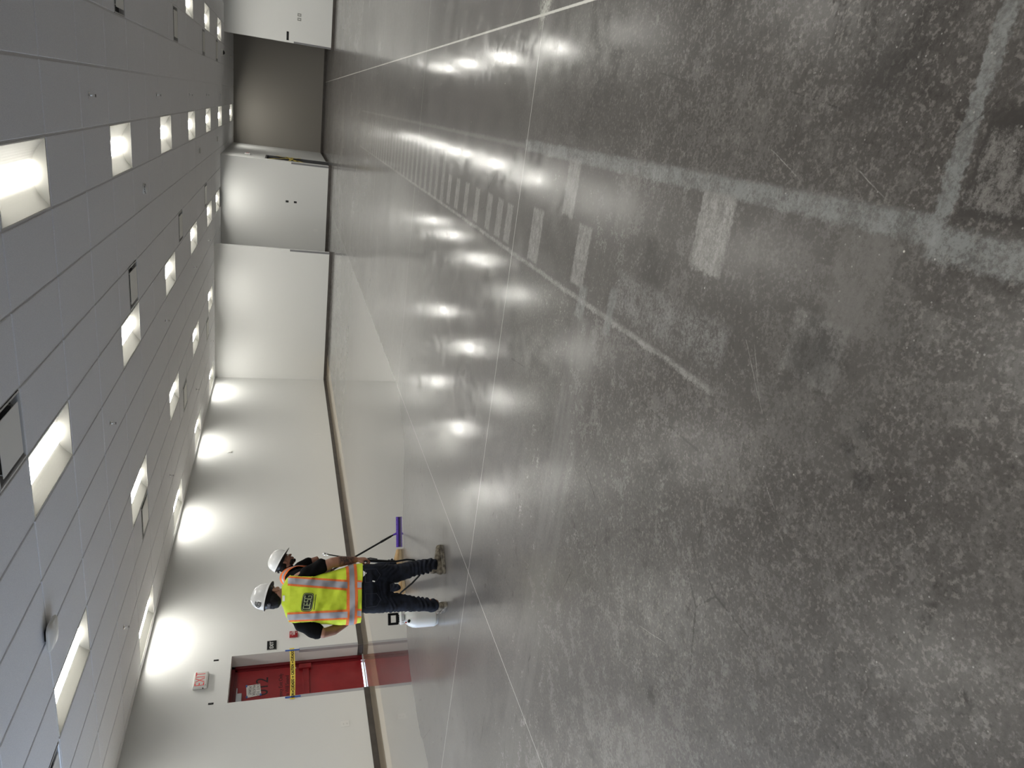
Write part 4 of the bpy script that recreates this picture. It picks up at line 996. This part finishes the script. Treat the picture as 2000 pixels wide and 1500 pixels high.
add_tube(bm, [(.04, .14, 1.27), (.115, .185, 1.19), (.165, .205, 1.10)], [.064, .066, .060], 16)
add_tube(bm, [(.0, -.14, 1.30), (.025, -.20, 1.20), (.03, -.222, 1.09)], [.070, .072, .064], 16)
add_tube(bm, [(.05, -.005, 1.30), (.095, -.005, 1.325)], [.072, .068], 16)
tee2 = remesh('tshirt', bm, TEE, W2, .006, 5, lambda p: .003*wv(p, 14, 8))
# orange harness straps with a grey band, following the shirt
def strap(side):
    path = [V(v) for v in ((-.165, side*.10, 1.02), (-.165, side*.10, 1.14), (-.125, side*.105, 1.27), (-.055, side*.105, 1.385), (.035, side*.10, 1.395), (.105, side*.105, 1.33), (.130, side*.11, 1.22), (.105, side*.11, 1.08), (.02, side*.10, .93))]
    for wd, m_, o, nm in ((.052, ORANGE, .004, 'orange_strap'), (.015, SILVER, .008, 'grey_strap_band')):
        b_ = bmesh.new(); T_ = frames(path); L_ = []
        for p_, t_ in zip(path, T_):
            s_ = V((0, 1, -side*.95)).normalized(); n_ = t_.cross(s_).normalized(); n_ = n_ if (p_-V((-.04, 0, 1.15))).dot(n_) > 0 else -n_
            L_.append([b_.verts.new(p_+s_*wd*q+n_*(o+h)) for q, h in ((-1, 0), (1, 0), (1, .003), (-1, .003))])
        for a, c in zip(L_, L_[1:]):
            for k in range(4): b_.faces.new((a[k], a[(k+1) % 4], c[(k+1) % 4], c[k]))
        b_.faces.new(L_[0]); b_.faces.new(L_[-1][::-1])
        oo = obj(nm, b_, m_, W2, smooth=False); ss = oo.modifiers.new('s', 'SUBSURF'); ss.levels = 2; ss.render_levels = 2
strap(-1); strap(1)
bm = bmesh.new()
add_tube(bm, [(-.185, .01, .93), (-.195, .01, .84), (-.185, .0, .74)], [(.125, .165), (.135, .175), (.115, .15)], 26, ref=(1,0,0))
add_tube(bm, [(-.195, -.08, .78), (-.165, -.11, .62), (-.15, -.135, .46), (-.18, -.16, .28), (-.205, -.178, .10)], [(.10, .095), (.09, .085), (.072, .072), (.062, .062), (.056, .056)], 22, ref=(1,0,0))
add_tube(bm, [(-.17, .09, .78), (-.09, .08, .62), (-.01, .06, .46), (.05, .05, .28), (.085, .04, .12)], [(.10, .095), (.09, .085), (.072, .072), (.064, .064), (.062, .062)], 22, ref=(1,0,0))
remesh('trousers', bm, DENIM, W2, .006, 5, folds(12, .003, .12))
shoe('boot', (.255, .055, .002), (.035, .035, .002), SHOE2, SOLE2, W2, .10)
shoe('boot', (-.125, -.120, .002), (-.255, -.205, .002), SHOE2, SOLE2, W2, .10)

# ---- purple floor squeegee / applicator on a black pole
MP = thing('floor_applicator', 'purple flat floor applicator on a black pole, held by the person in the orange vest', 'mop')
c0 = V((-4.948, 7.535, 0)); r_ = V((.832, .555, 0)); q_ = V((-.555, .832, 0))
Mh = Matrix((r_, q_, V((0,0,1)))).transposed().to_4x4(); Mh.translation = c0
PUR = mat('purple_plastic', (.085, .028, .36), .4)
bm = bmesh.new(); add_box(bm, (-.188, -.045, .012), (.188, .045, .030), .006); add_box(bm, (-.188, -.010, .028), (.188, .010, .038), .003); bm.transform(Mh); obj('head', bm, PUR, MP)
bm = bmesh.new(); add_box(bm, (-.186, -.050, .001), (.186, .050, .013), .003)
for k in range(6): add_box(bm, (-.15+.06*k-.006, -.02, .029), (-.15+.06*k+.006, -.012, .034))
bm.transform(Mh); obj('pad', bm, mat('dark_purple_pad', (.04, .02, .12), .9), MP)
W2M = Matrix.Translation((-5.22, 7.10, 0)) @ Matrix.Rotation(ang2, 4, 'Z')
pb = c0 - r_*.015 + V((0, 0, .035)); pt = W2M @ V((-.115, .17, 1.16))
pm = W2M @ V((.2135, .20, .507))
bm = bmesh.new(); add_tube(bm, [pb, pb+(pt-pb)*.12, pt], [.009, .0115, .0115], 12); obj('pole', bm, BL, MP, smooth=True)
bm = bmesh.new(); add_tube(bm, [pb-V((0,0,.01)), pb+(pt-pb)*.03], [.014, .012], 12); obj('swivel_joint', bm, PUR, MP, smooth=True)
bm = bmesh.new(); add_tube(bm, [pb+(pt-pb)*.06, pb+(pt-pb)*.17], [.013, .015], 12); obj('pole_sleeve', bm, BL, MP, smooth=True)
